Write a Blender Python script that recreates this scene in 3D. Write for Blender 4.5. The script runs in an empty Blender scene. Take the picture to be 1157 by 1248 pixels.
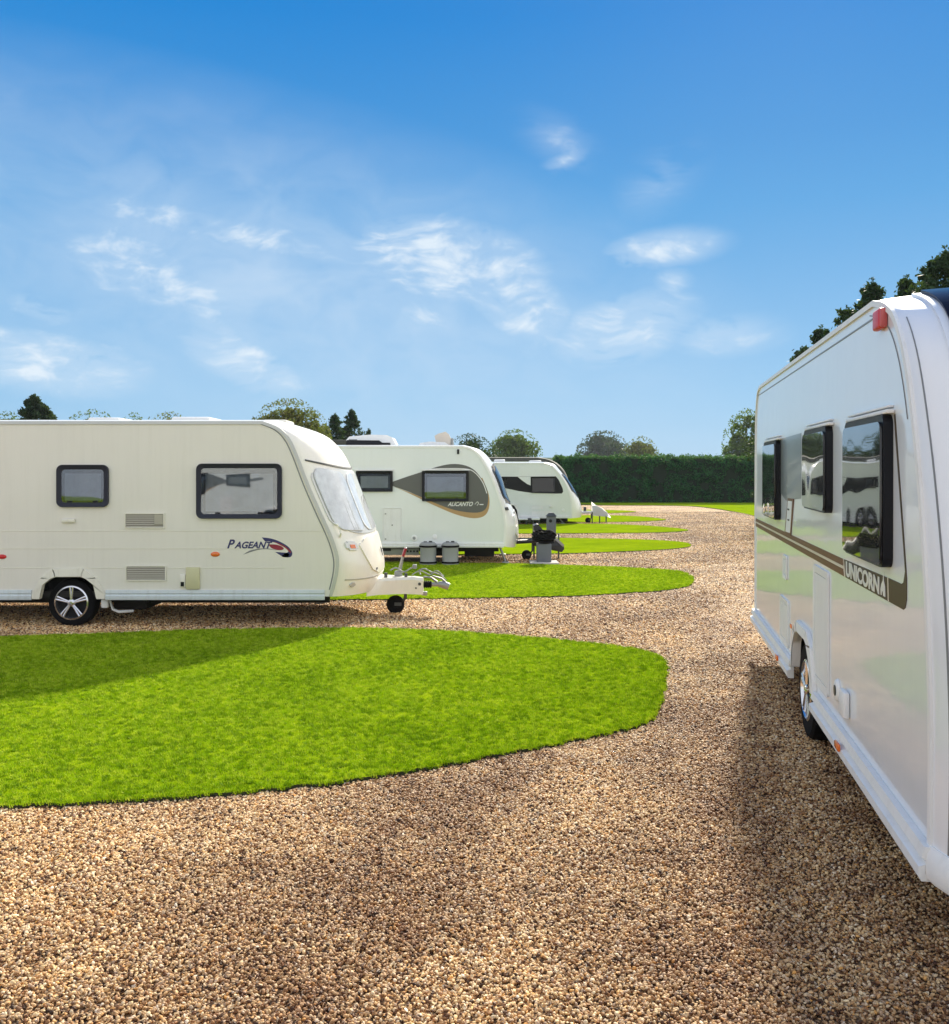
import bpy, bmesh, math, random
from mathutils import Vector, Matrix
from mathutils.geometry import tessellate_polygon
R = math.radians
random.seed(7)
S = bpy.context.scene
COL = S.collection
F, CX, HY, EYE = 1120.0, 578.5, 580.0, 1.8       # focal length in photo pixels, centre column, horizon row, eye height

def gp(px, py, z=0.0):
    """ground point seen at a photo pixel"""
    Y = (EYE - z) * F / (py - HY)
    return ((px - CX) / F * Y, Y)

# ------------------------------------------------------------------ materials
def nt(m):
    m.use_nodes = True
    t = m.node_tree
    t.nodes.clear()
    return t

class N:
    """tiny node helper"""
    def __init__(s, tree): s.t = tree
    def n(s, typ, **kw):
        nd = s.t.nodes.new(typ)
        ins = kw.pop('ins', {})
        for k, v in kw.items(): setattr(nd, k, v)
        for k, v in ins.items():
            if isinstance(v, bpy.types.NodeSocket): s.t.links.new(v, nd.inputs[k])
            else: nd.inputs[k].default_value = v
        return nd
    def link(s, a, b): s.t.links.new(a, b)
    def math(s, op, a, b=0.0, clamp=False):
        nd = s.n('ShaderNodeMath', operation=op, use_clamp=clamp)
        for i, v in enumerate((a, b)):
            if isinstance(v, bpy.types.NodeSocket): s.t.links.new(v, nd.inputs[i])
            else: nd.inputs[i].default_value = v
        return nd.outputs[0]
    def mix(s, fac, a, b, blend='MIX'):
        nd = s.n('ShaderNodeMix', data_type='RGBA', blend_type=blend)
        for i, v in ((0, fac), (6, a), (7, b)):
            if isinstance(v, bpy.types.NodeSocket): s.t.links.new(v, nd.inputs[i])
            else: nd.inputs[i].default_value = v if not isinstance(v, tuple) or len(v) == 4 else (*v, 1)
        return nd.outputs[2]
    def ramp(s, fac, stops, interp='LINEAR'):
        nd = s.n('ShaderNodeValToRGB')
        nd.color_ramp.interpolation = interp
        e = nd.color_ramp.elements
        while len(e) < len(stops): e.new(0.5)
        for el, (p, c) in zip(e, stops):
            el.position = p
            el.color = (*c, 1) if len(c) == 3 else c
        s.t.links.new(fac, nd.inputs[0])
        return nd.outputs[0]

def mat(name, col, rough=0.5, metal=0.0, coat=0.0, var=0.06, nscale=3.0, bump=0.0, bscale=60.0, dirt=None, spec=0.5, ior=1.5):
    m = bpy.data.materials.new(name)
    t = nt(m); g = N(t)
    out = g.n('ShaderNodeOutputMaterial')
    p = g.n('ShaderNodeBsdfPrincipled')
    co = g.n('ShaderNodeTexCoord').outputs['Object']
    no = g.n('ShaderNodeTexNoise', ins={'Vector': co, 'Scale': nscale, 'Detail': 5.0, 'Roughness': 0.6})
    c2 = tuple(max(0, c * (1 - var * 2)) for c in col)
    c1 = tuple(min(1, c * (1 + var)) for c in col)
    base = g.mix(no.outputs[0], c2, c1)
    if dirt:
        mp = g.n('ShaderNodeMapping', ins={'Vector': co, 'Scale': (6.0, 6.0, 0.7)})
        n2 = g.n('ShaderNodeTexNoise', ins={'Vector': mp.outputs[0], 'Scale': 3.0, 'Detail': 8.0, 'Roughness': 0.7})
        f = g.ramp(n2.outputs[0], [(0.5, (0, 0, 0)), (0.8, (dirt[1],) * 3)])
        base = g.mix(f, base, dirt[0])
    g.link(base, p.inputs['Base Color'])
    r = g.math('MULTIPLY_ADD', no.outputs[0], 0.12)
    r.node.inputs[2].default_value = max(0.0, rough - 0.06)
    g.link(r, p.inputs['Roughness'])
    p.inputs['Metallic'].default_value = metal
    p.inputs['Coat Weight'].default_value = coat
    p.inputs['Coat Roughness'].default_value = 0.04
    p.inputs['IOR'].default_value = ior
    p.inputs['Specular IOR Level'].default_value = spec
    if bump:
        nb = g.n('ShaderNodeTexNoise', ins={'Vector': co, 'Scale': bscale, 'Detail': 3.0})
        b = g.n('ShaderNodeBump', ins={'Height': nb.outputs[0], 'Strength': bump, 'Distance': 0.01})
        g.link(b.outputs[0], p.inputs['Normal'])
    g.link(p.outputs[0], out.inputs[0])
    return m

def panel_mat(name, col, wav=0.05, coat=0.6, dirt=0.3, dcol=(0.35, 0.32, 0.24)):
    """painted sheet panel: faint ripples, rain streaks"""
    m = bpy.data.materials.new(name)
    t = nt(m); g = N(t)
    out = g.n('ShaderNodeOutputMaterial'); p = g.n('ShaderNodeBsdfPrincipled')
    co = g.n('ShaderNodeTexCoord').outputs['Object']
    big = g.n('ShaderNodeTexNoise', ins={'Vector': co, 'Scale': 1.1, 'Detail': 3.0})
    mp = g.n('ShaderNodeMapping', ins={'Vector': co, 'Scale': (9.0, 9.0, 0.5)})
    st = g.n('ShaderNodeTexNoise', ins={'Vector': mp.outputs[0], 'Scale': 2.2, 'Detail': 9.0, 'Roughness': 0.75})
    f = g.ramp(st.outputs[0], [(0.45, (0, 0, 0)), (0.85, (dirt,) * 3)])
    base = g.mix(big.outputs[0], tuple(c * 0.95 for c in col), col)
    base = g.mix(f, base, dcol)
    g.link(base, p.inputs['Base Color'])
    p.inputs['Roughness'].default_value = 0.32
    p.inputs['Coat Weight'].default_value = coat
    p.inputs['Coat Roughness'].default_value = 0.05
    mb = g.n('ShaderNodeMapping', ins={'Vector': co, 'Scale': (1.0, 1.0, 1.6)})
    nb = g.n('ShaderNodeTexNoise', ins={'Vector': mb.outputs[0], 'Scale': 2.4, 'Detail': 2.0})
    nf = g.n('ShaderNodeTexNoise', ins={'Vector': co, 'Scale': 90.0, 'Detail': 2.0})
    h = g.math('ADD', nb.outputs[0], g.math('MULTIPLY', nf.outputs[0], 0.012))
    b = g.n('ShaderNodeBump', ins={'Height': h, 'Strength': wav, 'Distance': 0.08})
    g.link(b.outputs[0], p.inputs['Normal'])
    g.link(b.outputs[0], p.inputs['Coat Normal'])
    g.link(p.outputs[0], out.inputs[0])
    return m

def pane_mat(name, tint=(0.5, 0.52, 0.55), refl=0.25, rough=0.02):
    m = bpy.data.materials.new(name)
    t = nt(m); g = N(t)
    out = g.n('ShaderNodeOutputMaterial')
    tr = g.n('ShaderNodeBsdfTransparent', ins={'Color': (*tint, 1)})
    co = g.n('ShaderNodeTexCoord').outputs['Object']
    nb = g.n('ShaderNodeTexNoise', ins={'Vector': co, 'Scale': 2.0, 'Detail': 1.0})
    b = g.n('ShaderNodeBump', ins={'Height': nb.outputs[0], 'Strength': 0.05, 'Distance': 0.03})
    gl = g.n('ShaderNodeBsdfGlossy', ins={'Color': (0.9, 0.93, 1, 1), 'Roughness': rough, 'Normal': b.outputs[0]})
    fr = g.n('ShaderNodeLayerWeight', ins={'Blend': 0.35})
    f = g.math('MULTIPLY_ADD', g.math('POWER', fr.outputs['Facing'], 3.0), 1.0 - refl, True)
    f.node.inputs[2].default_value = refl
    mx = g.n('ShaderNodeMixShader', ins={0: f})
    g.link(tr.outputs[0], mx.inputs[1]); g.link(gl.outputs[0], mx.inputs[2])
    g.link(mx.outputs[0], out.inputs[0])
    return m

def leaf_mat(name, c1, c2, trans=0.3, scale=0.6):
    m = bpy.data.materials.new(name)
    t = nt(m); g = N(t)
    out = g.n('ShaderNodeOutputMaterial')
    geo = g.n('ShaderNodeNewGeometry')
    no = g.n('ShaderNodeTexNoise', ins={'Vector': geo.outputs['Position'], 'Scale': scale, 'Detail': 4.0, 'Roughness': 0.7})
    r = g.math('ADD', g.math('MULTIPLY', geo.outputs['Random Per Island'], 0.5), g.math('MULTIPLY', no.outputs[0], 0.6))
    c = g.ramp(r, [(0.15, c1), (0.9, c2)])
    d = g.n('ShaderNodeBsdfPrincipled', ins={'Base Color': c, 'Roughness': 0.6, 'Specular IOR Level': 0.08})
    tl = g.n('ShaderNodeBsdfTranslucent', ins={'Color': g.mix(0.5, c, (0.25, 0.4, 0.03))})
    mx = g.n('ShaderNodeMixShader', ins={0: trans})
    g.link(d.outputs[0], mx.inputs[1]); g.link(tl.outputs[0], mx.inputs[2])
    g.link(mx.outputs[0], out.inputs[0])
    return m

M = {}
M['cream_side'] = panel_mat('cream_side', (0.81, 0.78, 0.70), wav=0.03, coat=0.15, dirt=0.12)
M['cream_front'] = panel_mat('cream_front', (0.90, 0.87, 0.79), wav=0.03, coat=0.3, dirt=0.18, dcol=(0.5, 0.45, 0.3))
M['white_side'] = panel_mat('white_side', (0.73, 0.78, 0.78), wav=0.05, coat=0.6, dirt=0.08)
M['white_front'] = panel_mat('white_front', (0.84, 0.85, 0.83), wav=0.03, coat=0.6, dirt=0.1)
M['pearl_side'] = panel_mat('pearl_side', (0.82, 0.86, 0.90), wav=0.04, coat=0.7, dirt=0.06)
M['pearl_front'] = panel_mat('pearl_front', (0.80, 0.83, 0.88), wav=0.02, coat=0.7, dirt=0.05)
M['alu'] = mat('aluminium_trim', (0.55, 0.56, 0.55), 0.4, metal=0.4)
M['pale_trim'] = mat('pale_trim', (0.66, 0.72, 0.75), 0.4, dirt=((0.3, 0.3, 0.25), 0.4))
M['white_trim'] = mat('white_trim', (0.82, 0.83, 0.83), 0.45, spec=0.3, dirt=((0.4, 0.38, 0.3), 0.25))
M['cream_trim'] = mat('cream_trim', (0.82, 0.79, 0.68), 0.35, coat=0.2, dirt=((0.4, 0.35, 0.25), 0.3))
M['beige'] = mat('aged_beige_plastic', (0.62, 0.59, 0.36), 0.5)
M['vent'] = mat('vent_slats', (0.45, 0.42, 0.34), 0.6)
M['vent_dark'] = mat('vent_gap', (0.12, 0.11, 0.09), 0.8)
M['rubber'] = mat('black_rubber', (0.006, 0.006, 0.007), 0.8, bump=0.3, spec=0.15)
M['seal'] = mat('black_seal', (0.006, 0.007, 0.011), 0.4, spec=0.25)
M['navy_frame'] = mat('dark_window_frame', (0.014, 0.017, 0.034), 0.35, spec=0.3)
M['under'] = mat('underbody', (0.02, 0.019, 0.018), 0.9, bump=0.2)
M['galv'] = mat('galvanised_steel', (0.32, 0.33, 0.33), 0.5, metal=0.7)
M['chrome'] = mat('alloy_rim', (0.72, 0.72, 0.74), 0.2, metal=0.95)
M['rim_dark'] = mat('rim_hollow', (0.008, 0.008, 0.01), 0.6, spec=0.2)
M['orange'] = mat('orange_lens', (0.8, 0.16, 0.02), 0.2, coat=0.6)
M['red'] = mat('red_lens', (0.6, 0.012, 0.018), 0.4, coat=0.1)
M['red_pale'] = mat('pale_red_lens', (0.5, 0.09, 0.09), 0.4, coat=0.1)
M['blue_ink'] = mat('dark_blue_vinyl', (0.02, 0.025, 0.13), 0.35)
M['maroon'] = mat('maroon_vinyl', (0.28, 0.012, 0.035), 0.35)
M['grey_ink'] = mat('grey_vinyl', (0.2, 0.21, 0.22), 0.4)
M['slate'] = mat('slate_grey_vinyl', (0.115, 0.12, 0.115), 0.35, spec=0.3)
M['gold'] = mat('bronze_gold_vinyl', (0.42, 0.27, 0.12), 0.3, coat=0.4)
M['bronze'] = mat('bronze_vinyl', (0.17, 0.085, 0.045), 0.45, spec=0.2)
M['olive'] = mat('dark_bronze_vinyl', (0.075, 0.055, 0.032), 0.45, spec=0.2)
M['pale_gold'] = mat('pale_gold_vinyl', (0.68, 0.62, 0.5), 0.4)
M['silver_ink'] = mat('silver_vinyl', (0.75, 0.76, 0.76), 0.3)
M['grey_panel'] = mat('grey_decal_panel', (0.20, 0.23, 0.24), 0.3, coat=0.3)
M['blind'] = mat('grey_blind', (0.34, 0.36, 0.39), 0.8, var=0.3, nscale=5)
M['blind_light'] = mat('cream_blind', (0.72, 0.70, 0.64), 0.8, var=0.2, nscale=6)
M['interior'] = mat('dark_interior', (0.035, 0.035, 0.045), 0.8, var=0.3)
M['pane_roof'] = mat('smoked_roof_pane', (0.012, 0.013, 0.025), 0.1, ior=1.3, spec=0.1)
M['curtain'] = mat('front_curtain', (0.78, 0.79, 0.82), 0.8, var=0.25, nscale=9)
M['pane'] = pane_mat('window_pane', (0.72, 0.75, 0.78), 0.10)
M['pane_dark'] = pane_mat('tinted_pane', (0.25, 0.27, 0.29), 0.03, 0.01)
M['grey_plastic'] = mat('grey_plastic', (0.30, 0.31, 0.31), 0.5)
M['dark_plastic'] = mat('dark_grey_plastic', (0.055, 0.06, 0.06), 0.5)
M['black_cover'] = mat('black_cover', (0.016, 0.018, 0.022), 0.45, bump=0.6, bscale=25)
M['post_grey'] = mat('post_grey', (0.13, 0.14, 0.17), 0.6, bump=0.2)
M['concrete'] = mat('concrete_pad', (0.5, 0.48, 0.44), 0.9, bump=0.4)
M['white_sheet'] = mat('white_sheet', (0.72, 0.72, 0.69), 0.6, bump=0.5, bscale=14)
M['beige_box'] = mat('beige_dome', (0.62, 0.56, 0.48), 0.5)
M['bark'] = mat('bark', (0.10, 0.075, 0.05), 0.9, bump=0.8, bscale=20)
M['far_roof'] = mat('far_roof', (0.36, 0.40, 0.36), 0.6)
M['far_wall'] = mat('far_wall', (0.5, 0.5, 0.45), 0.8)
M['dark_roof'] = mat('dark_roof', (0.06, 0.065, 0.06), 0.8)
M['leaf_dark'] = leaf_mat('conifer_needles', (0.008, 0.022, 0.014), (0.035, 0.07, 0.032), 0.12)
M['leaf_mid'] = leaf_mat('broad_leaves', (0.03, 0.06, 0.018), (0.11, 0.15, 0.045), 0.3)
M['leaf_olive'] = leaf_mat('autumn_olive_leaves', (0.05, 0.06, 0.02), (0.19, 0.16, 0.06), 0.3)
M['leaf_hedge'] = leaf_mat('hedge_leaves', (0.007, 0.05, 0.028), (0.035, 0.17, 0.06), 0.25, 1.2)
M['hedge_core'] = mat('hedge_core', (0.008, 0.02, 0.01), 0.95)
M['soil'] = mat('lawn_edge_soil', (0.035, 0.04, 0.015), 0.95, bump=0.8, bscale=40)

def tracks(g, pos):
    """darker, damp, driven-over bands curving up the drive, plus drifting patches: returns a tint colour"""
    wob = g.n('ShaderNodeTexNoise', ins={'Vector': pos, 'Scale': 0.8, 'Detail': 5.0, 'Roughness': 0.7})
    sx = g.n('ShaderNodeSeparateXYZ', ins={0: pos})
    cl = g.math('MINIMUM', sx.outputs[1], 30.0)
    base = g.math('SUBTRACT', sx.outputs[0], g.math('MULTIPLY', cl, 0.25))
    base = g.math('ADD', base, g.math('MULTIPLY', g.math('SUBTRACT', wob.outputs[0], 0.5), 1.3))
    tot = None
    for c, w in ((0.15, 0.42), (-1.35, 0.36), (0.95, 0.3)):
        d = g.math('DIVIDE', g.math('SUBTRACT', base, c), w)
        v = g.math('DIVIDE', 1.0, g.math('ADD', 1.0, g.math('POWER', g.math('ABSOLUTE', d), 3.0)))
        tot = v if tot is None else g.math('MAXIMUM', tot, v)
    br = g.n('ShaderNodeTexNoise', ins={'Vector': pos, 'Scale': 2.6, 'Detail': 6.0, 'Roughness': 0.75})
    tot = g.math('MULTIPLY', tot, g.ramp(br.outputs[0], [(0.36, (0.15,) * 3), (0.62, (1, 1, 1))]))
    far_fade = g.n('ShaderNodeMapRange', ins={'Value': sx.outputs[1], 'From Min': 8.0, 'From Max': 18.0, 'To Min': 1.0, 'To Max': 0.25})  # bands weaken with distance up the drive
    tot = g.math('MULTIPLY', tot, far_fade.outputs[0])
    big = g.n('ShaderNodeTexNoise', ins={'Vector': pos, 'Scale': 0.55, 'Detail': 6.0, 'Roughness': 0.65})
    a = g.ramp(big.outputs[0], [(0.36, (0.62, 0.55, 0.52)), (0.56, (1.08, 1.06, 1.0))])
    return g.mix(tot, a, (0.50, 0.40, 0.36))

def gravel_material():
    m = bpy.data.materials.new('pea_gravel')
    t = nt(m); g = N(t)
    out = g.n('ShaderNodeOutputMaterial'); p = g.n('ShaderNodeBsdfPrincipled')
    pos = g.n('ShaderNodeNewGeometry').outputs['Position']
    cols = [(0.0, (0.14, 0.08, 0.045)), (0.12, (0.42, 0.25, 0.12)), (0.32, (0.72, 0.51, 0.29)), (0.55, (0.88, 0.68, 0.42)),
            (0.72, (0.58, 0.34, 0.18)), (0.88, (0.93, 0.78, 0.55)), (1.0, (0.93, 0.88, 0.74))]
    out_c = None; hs = []
    v = g.n('ShaderNodeTexVoronoi', ins={'Vector': pos, 'Scale': 48.0, 'Randomness': 1.0})
    rnd = g.n('ShaderNodeSeparateColor', ins={0: v.outputs['Color']}).outputs[0]
    c = g.ramp(rnd, cols)
    v2 = g.n('ShaderNodeTexVoronoi', ins={'Vector': pos, 'Scale': 17.0, 'Randomness': 1.0})
    rnd2 = g.n('ShaderNodeSeparateColor', ins={0: v2.outputs['Color']}).outputs[0]
    c = g.mix(0.35, c, g.ramp(rnd2, cols))
    gap = g.ramp(v.outputs['Distance'], [(0.38, (1, 1, 1)), (0.68, (0.13, 0.10, 0.085))])
    c = g.mix(0.9, c, gap, 'MULTIPLY')
    mid = g.n('ShaderNodeTexNoise', ins={'Vector': pos, 'Scale': 5.0, 'Detail': 9.0, 'Roughness': 0.8})
    c = g.mix(1.0, c, g.ramp(mid.outputs[0], [(0.38, (0.42, 0.36, 0.33)), (0.52, (1.0, 0.98, 0.95)), (0.66, (1.35, 1.3, 1.22))]), 'MULTIPLY')
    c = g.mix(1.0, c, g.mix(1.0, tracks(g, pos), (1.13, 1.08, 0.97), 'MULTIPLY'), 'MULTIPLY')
    g.link(c, p.inputs['Base Color'])
    p.inputs['Roughness'].default_value = 0.8
    p.inputs['Specular IOR Level'].default_value = 0.15
    h = g.math('SUBTRACT', 1.0, v.outputs['Distance'])
    h = g.math('ADD', h, g.math('MULTIPLY', g.math('SUBTRACT', 1.0, v2.outputs['Distance']), 0.8))
    b = g.n('ShaderNodeBump', ins={'Height': h, 'Strength': 1.0, 'Distance': 0.02})
    g.link(b.outputs[0], p.inputs['Normal'])
    g.link(p.outputs[0], out.inputs[0])
    return m

def stone_material():
    m = bpy.data.materials.new('gravel_stones')
    t = nt(m); g = N(t)
    out = g.n('ShaderNodeOutputMaterial'); p = g.n('ShaderNodeBsdfPrincipled')
    a = g.n('ShaderNodeAttribute', attribute_type='INSTANCER', attribute_name='tone').outputs['Fac']
    c = g.ramp(a, [(0.0, (0.05, 0.03, 0.02)), (0.12, (0.16, 0.08, 0.045)), (0.24, (0.46, 0.29, 0.15)), (0.38, (0.76, 0.58, 0.34)), (0.50, (0.34, 0.17, 0.08)),
                   (0.62, (0.86, 0.70, 0.44)), (0.74, (0.48, 0.36, 0.28)), (0.86, (0.94, 0.84, 0.62)), (0.94, (0.74, 0.42, 0.13)), (1.0, (0.97, 0.95, 0.86))])
    pos = g.n('ShaderNodeNewGeometry').outputs['Position']
    no = g.n('ShaderNodeTexNoise', ins={'Vector': pos, 'Scale': 160.0, 'Detail': 3.0})
    c = g.mix(1.0, c, g.ramp(no.outputs[0], [(0.3, (0.75, 0.72, 0.7)), (0.65, (1.1, 1.08, 1.05))]), 'MULTIPLY')
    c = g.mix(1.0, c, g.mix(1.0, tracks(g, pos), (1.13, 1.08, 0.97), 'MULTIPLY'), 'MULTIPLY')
    g.link(c, p.inputs['Base Color'])
    p.inputs['Roughness'].default_value = 0.55
    p.inputs['Specular IOR Level'].default_value = 0.2
    g.link(p.outputs[0], out.inputs[0])
    return m

def grass_material(name, blade=False):
    m = bpy.data.materials.new(name)
    t = nt(m); g = N(t)
    out = g.n('ShaderNodeOutputMaterial')
    pos = g.n('ShaderNodeNewGeometry').outputs['Position']
    n1 = g.n('ShaderNodeTexNoise', ins={'Vector': pos, 'Scale': 0.9, 'Detail': 6.0, 'Roughness': 0.65})
    n2 = g.n('ShaderNodeTexNoise', ins={'Vector': pos, 'Scale': 9.0, 'Detail': 5.0, 'Roughness': 0.7})
    n4 = g.n('ShaderNodeTexNoise', ins={'Vector': pos, 'Scale': 38.0, 'Detail': 4.0, 'Roughness': 0.75})
    k = g.math('ADD', g.math('ADD', g.math('MULTIPLY', n1.outputs[0], 0.36), g.math('MULTIPLY', n2.outputs[0], 0.26)), g.math('MULTIPLY', n4.outputs[0], 0.38))
    if blade:
        a = g.n('ShaderNodeAttribute', attribute_type='INSTANCER', attribute_name='tone').outputs['Fac']
        k = g.math('ADD', k, g.math('MULTIPLY', g.math('SUBTRACT', a, 0.5), 0.62))
    c = g.ramp(k, [(0.30, (0.13, 0.26, 0.004)), (0.42, (0.31, 0.48, 0.006)), (0.56, (0.47, 0.63, 0.01)), (0.74, (0.68, 0.74, 0.08))] if blade else [(0.32, (0.08, 0.14, 0.003)), (0.45, (0.17, 0.26, 0.004)), (0.58, (0.26, 0.35, 0.006)), (0.74, (0.36, 0.41, 0.03))])
    d = g.n('ShaderNodeBsdfPrincipled', ins={'Base Color': c, 'Roughness': 0.6, 'Specular IOR Level': 0.12 if blade else 0.0})
    if blade:
        tl = g.n('ShaderNodeBsdfTranslucent', ins={'Color': g.mix(0.4, c, (0.8, 0.95, 0.01))})
        mx = g.n('ShaderNodeMixShader', ins={0: 0.5})
        g.link(d.outputs[0], mx.inputs[1]); g.link(tl.outputs[0], mx.inputs[2])
        g.link(mx.outputs[0], out.inputs[0])
    else:
        n3 = g.n('ShaderNodeTexNoise', ins={'Vector': pos, 'Scale': 70.0, 'Detail': 4.0})
        b = g.n('ShaderNodeBump', ins={'Height': n3.outputs[0], 'Strength': 0.6, 'Distance': 0.02})
        g.link(b.outputs[0], d.inputs['Normal'])
        g.link(d.outputs[0], out.inputs[0])
    return m
M['gravel'] = gravel_material(); M['stone'] = stone_material()
M['grass'] = grass_material('lawn_turf'); M['blade'] = grass_material('lawn_blades', True)

# ------------------------------------------------------------------ object helpers
def link(name, me, parent=None, smooth=None):
    o = bpy.data.objects.new(name, me)
    COL.objects.link(o)
    if parent: o.parent = parent
    if smooth is not None:
        for p in me.polygons: p.use_smooth = True
        me.set_sharp_from_angle(angle=R(smooth))
    return o

SPLIT = {'catch', 'lid_catch', 'front_reflector', 'hinge', 'window_gutter', 'rail_hole', 'cover_screw', 'grab_handle', 'spare_plug', 'underslung_locker',
         'front_seam', 'panel_joint', 'leg', 'tread', 'skirt_rail', 'spare_wheel_carrier', 'gutter', 'drain_pipe', 'breakaway_cable'}
def islands(bm):
    seen = set(); out = []
    for v in bm.verts:
        if v in seen: continue
        st = [v]; seen.add(v); g = []
        while st:
            a = st.pop(); g.append(a)
            for e in a.link_edges:
                b = e.other_vert(a)
                if b not in seen: seen.add(b); st.append(b)
        out.append(g)
    return out
def mk(name, bm, m, parent=None, smooth=35):
    if name in SPLIT:
        bm.verts.ensure_lookup_table()
        gs = islands(bm)
        if len(gs) > 1:
            first = None
            for g_ in gs:
                b2 = bmesh.new(); mp_ = {v: b2.verts.new(v.co) for v in g_}
                for f in {f for v in g_ for f in v.link_faces}: b2.faces.new([mp_[v] for v in f.verts])
                o_ = mk_one(name, b2, m, parent, smooth); first = first or o_
            bm.free(); return first
    return mk_one(name, bm, m, parent, smooth)
def mk_one(name, bm, m, parent=None, smooth=35):
    bmesh.ops.recalc_face_normals(bm, faces=bm.faces)
    me = bpy.data.meshes.new(name)
    bm.to_mesh(me); bm.free()
    for x in (m if isinstance(m, (list, tuple)) else [m]): me.materials.append(M[x] if isinstance(x, str) else x)
    return link(name, me, parent, smooth)

def thing(name, label, cat, loc=(0, 0, 0), rz=0.0, group=None):
    o = bpy.data.objects.new(name, None)
    o.empty_display_size = 0.3
    COL.objects.link(o)
    o.location = loc; o.rotation_euler = (0, 0, rz)
    return tag(o, label, cat, group)

def tag(o, label, cat, group=None, kind=None):
    o['label'] = label; o['category'] = cat
    if group: o['group'] = group
    if kind: o['kind'] = kind
    return o

def box(bm, x0, x1, y0, y1, z0, z1, bev=0.0, seg=2, mtx=None):
    r = bmesh.ops.create_cube(bm, size=1.0)
    vs = r['verts']
    for v in vs:
        v.co = Vector(((x0 + x1) / 2 + v.co.x * (x1 - x0), (y0 + y1) / 2 + v.co.y * (y1 - y0), (z0 + z1) / 2 + v.co.z * (z1 - z0)))
    if bev:
        es = list({e for v in vs for e in v.link_edges})
        r2 = bmesh.ops.bevel(bm, geom=es, offset=bev, segments=seg, affect='EDGES', profile=0.5)
        vs = list({v for f in r2['faces'] for v in f.verts} | {v for v in vs if v.is_valid})
    if mtx:
        for v in vs: v.co = mtx @ v.co
    return vs

def tube(bm, pts, rad, seg=10, cap=True):
    pts = [Vector(p) for p in pts]
    rads = rad if isinstance(rad, (list, tuple)) else [rad] * len(pts)
    rings = []
    for i, p in enumerate(pts):
        d = (pts[min(i + 1, len(pts) - 1)] - pts[max(i - 1, 0)]).normalized()
        a = Vector((0, 0, 1)) if abs(d.z) < 0.9 else Vector((0, 1, 0))
        u = d.cross(a).normalized(); w = d.cross(u)
        rings.append([bm.verts.new(p + (u * math.cos(2 * math.pi * k / seg) + w * math.sin(2 * math.pi * k / seg)) * rads[i]) for k in range(seg)])
    for a, b in zip(rings, rings[1:]):
        for k in range(seg): bm.faces.new((a[k], a[(k + 1) % seg], b[(k + 1) % seg], b[k]))
    if cap: bm.faces.new(rings[0]); bm.faces.new(rings[-1])

def lathe(bm, prof, seg=32, axis='y', c=(0, 0, 0), closed=False):
    """prof: (radius, along axis)"""
    rings = []
    for r, h in prof:
        ring = []
        for k in range(seg):
            a = 2 * math.pi * k / seg
            if axis == 'y': co = (c[0] + r * math.cos(a), c[1] + h, c[2] + r * math.sin(a))
            else: co = (c[0] + r * math.cos(a), c[1] + r * math.sin(a), c[2] + h)
            ring.append(bm.verts.new(co))
        rings.append(ring)
    pairs = list(zip(rings, rings[1:])) + ([(rings[-1], rings[0])] if closed else [])
    for a, b in pairs:
        for k in range(seg): bm.faces.new((a[k], a[(k + 1) % seg], b[(k + 1) % seg], b[k]))
    if not closed:
        bm.faces.new(rings[0]); bm.faces.new(rings[-1])

def rrect(u0, u1, z0, z1, r=0.03, n=5):
    pts = []
    for cx, cz, a0 in ((u1 - r, z0 + r, -90), (u1 - r, z1 - r, 0), (u0 + r, z1 - r, 90), (u0 + r, z0 + r, 180)):
        for k in range(n + 1):
            a = R(a0 + 90 * k / n)
            pts.append((cx + r * math.cos(a), cz + r * math.sin(a)))
    return pts

def plate(bm, pts, y0, y1):
    """polygon (u, z) extruded between two y"""
    a = [bm.verts.new((u, y0, z)) for u, z in pts]
    b = [bm.verts.new((u, y1, z)) for u, z in pts]
    n = len(pts)
    for k in range(n): bm.faces.new((a[k], a[(k + 1) % n], b[(k + 1) % n], b[k]))
    tris = tessellate_polygon([[Vector((u, z, 0)) for u, z in pts]])
    for loop in (a, b):
        for t3 in tris:
            try: bm.faces.new([loop[i] for i in t3])
            except ValueError: pass

def ring(bm, outer, inner, y0, y1, inner_y1=None):
    n = len(outer)
    iy = y1 if inner_y1 is None else inner_y1
    A = [bm.verts.new((u, y0, z)) for u, z in outer]; B = [bm.verts.new((u, y1, z)) for u, z in outer]
    C = [bm.verts.new((u, y0, z)) for u, z in inner]; D = [bm.verts.new((u, iy, z)) for u, z in inner]
    for k in range(n):
        j = (k + 1) % n
        bm.faces.new((A[k], A[j], B[j], B[k])); bm.faces.new((B[k], B[j], D[j], D[k]))
        bm.faces.new((D[k], D[j], C[j], C[k])); bm.faces.new((C[k], C[j], A[j], A[k]))

def spline(pts, n):
    """Catmull-Rom through pts, n samples per segment"""
    P = [Vector((*p, 0)) if len(p) == 2 else Vector(p) for p in pts]
    out = []
    for i in range(len(P) - 1):
        p0 = P[max(i - 1, 0)]; p1 = P[i]; p2 = P[i + 1]; p3 = P[min(i + 2, len(P) - 1)]
        for k in range(n):
            t = k / n
            q = 0.5 * ((2 * p1) + (p2 - p0) * t + (2 * p0 - 5 * p1 + 4 * p2 - p3) * t * t + (3 * p1 - p0 - 3 * p2 + p3) * t ** 3)
            out.append(q)
    out.append(P[-1])
    return [tuple(q[:len(pts[0])]) for q in out]

def ribbon(pts, w):
    """flat ribbon polygon of width w round an open line of (u, z); w may be a list"""
    L, Rr = [], []
    for i, p in enumerate(pts):
        a = Vector(pts[max(i - 1, 0)]); b = Vector(pts[min(i + 1, len(pts) - 1)])
        d = (b - a).normalized(); nrm = Vector((-d.y, d.x))
        ww = (w[i] if isinstance(w, list) else w) / 2
        L.append(tuple(Vector(p) + nrm * ww)); Rr.append(tuple(Vector(p) - nrm * ww))
    return L + Rr[::-1]

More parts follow.
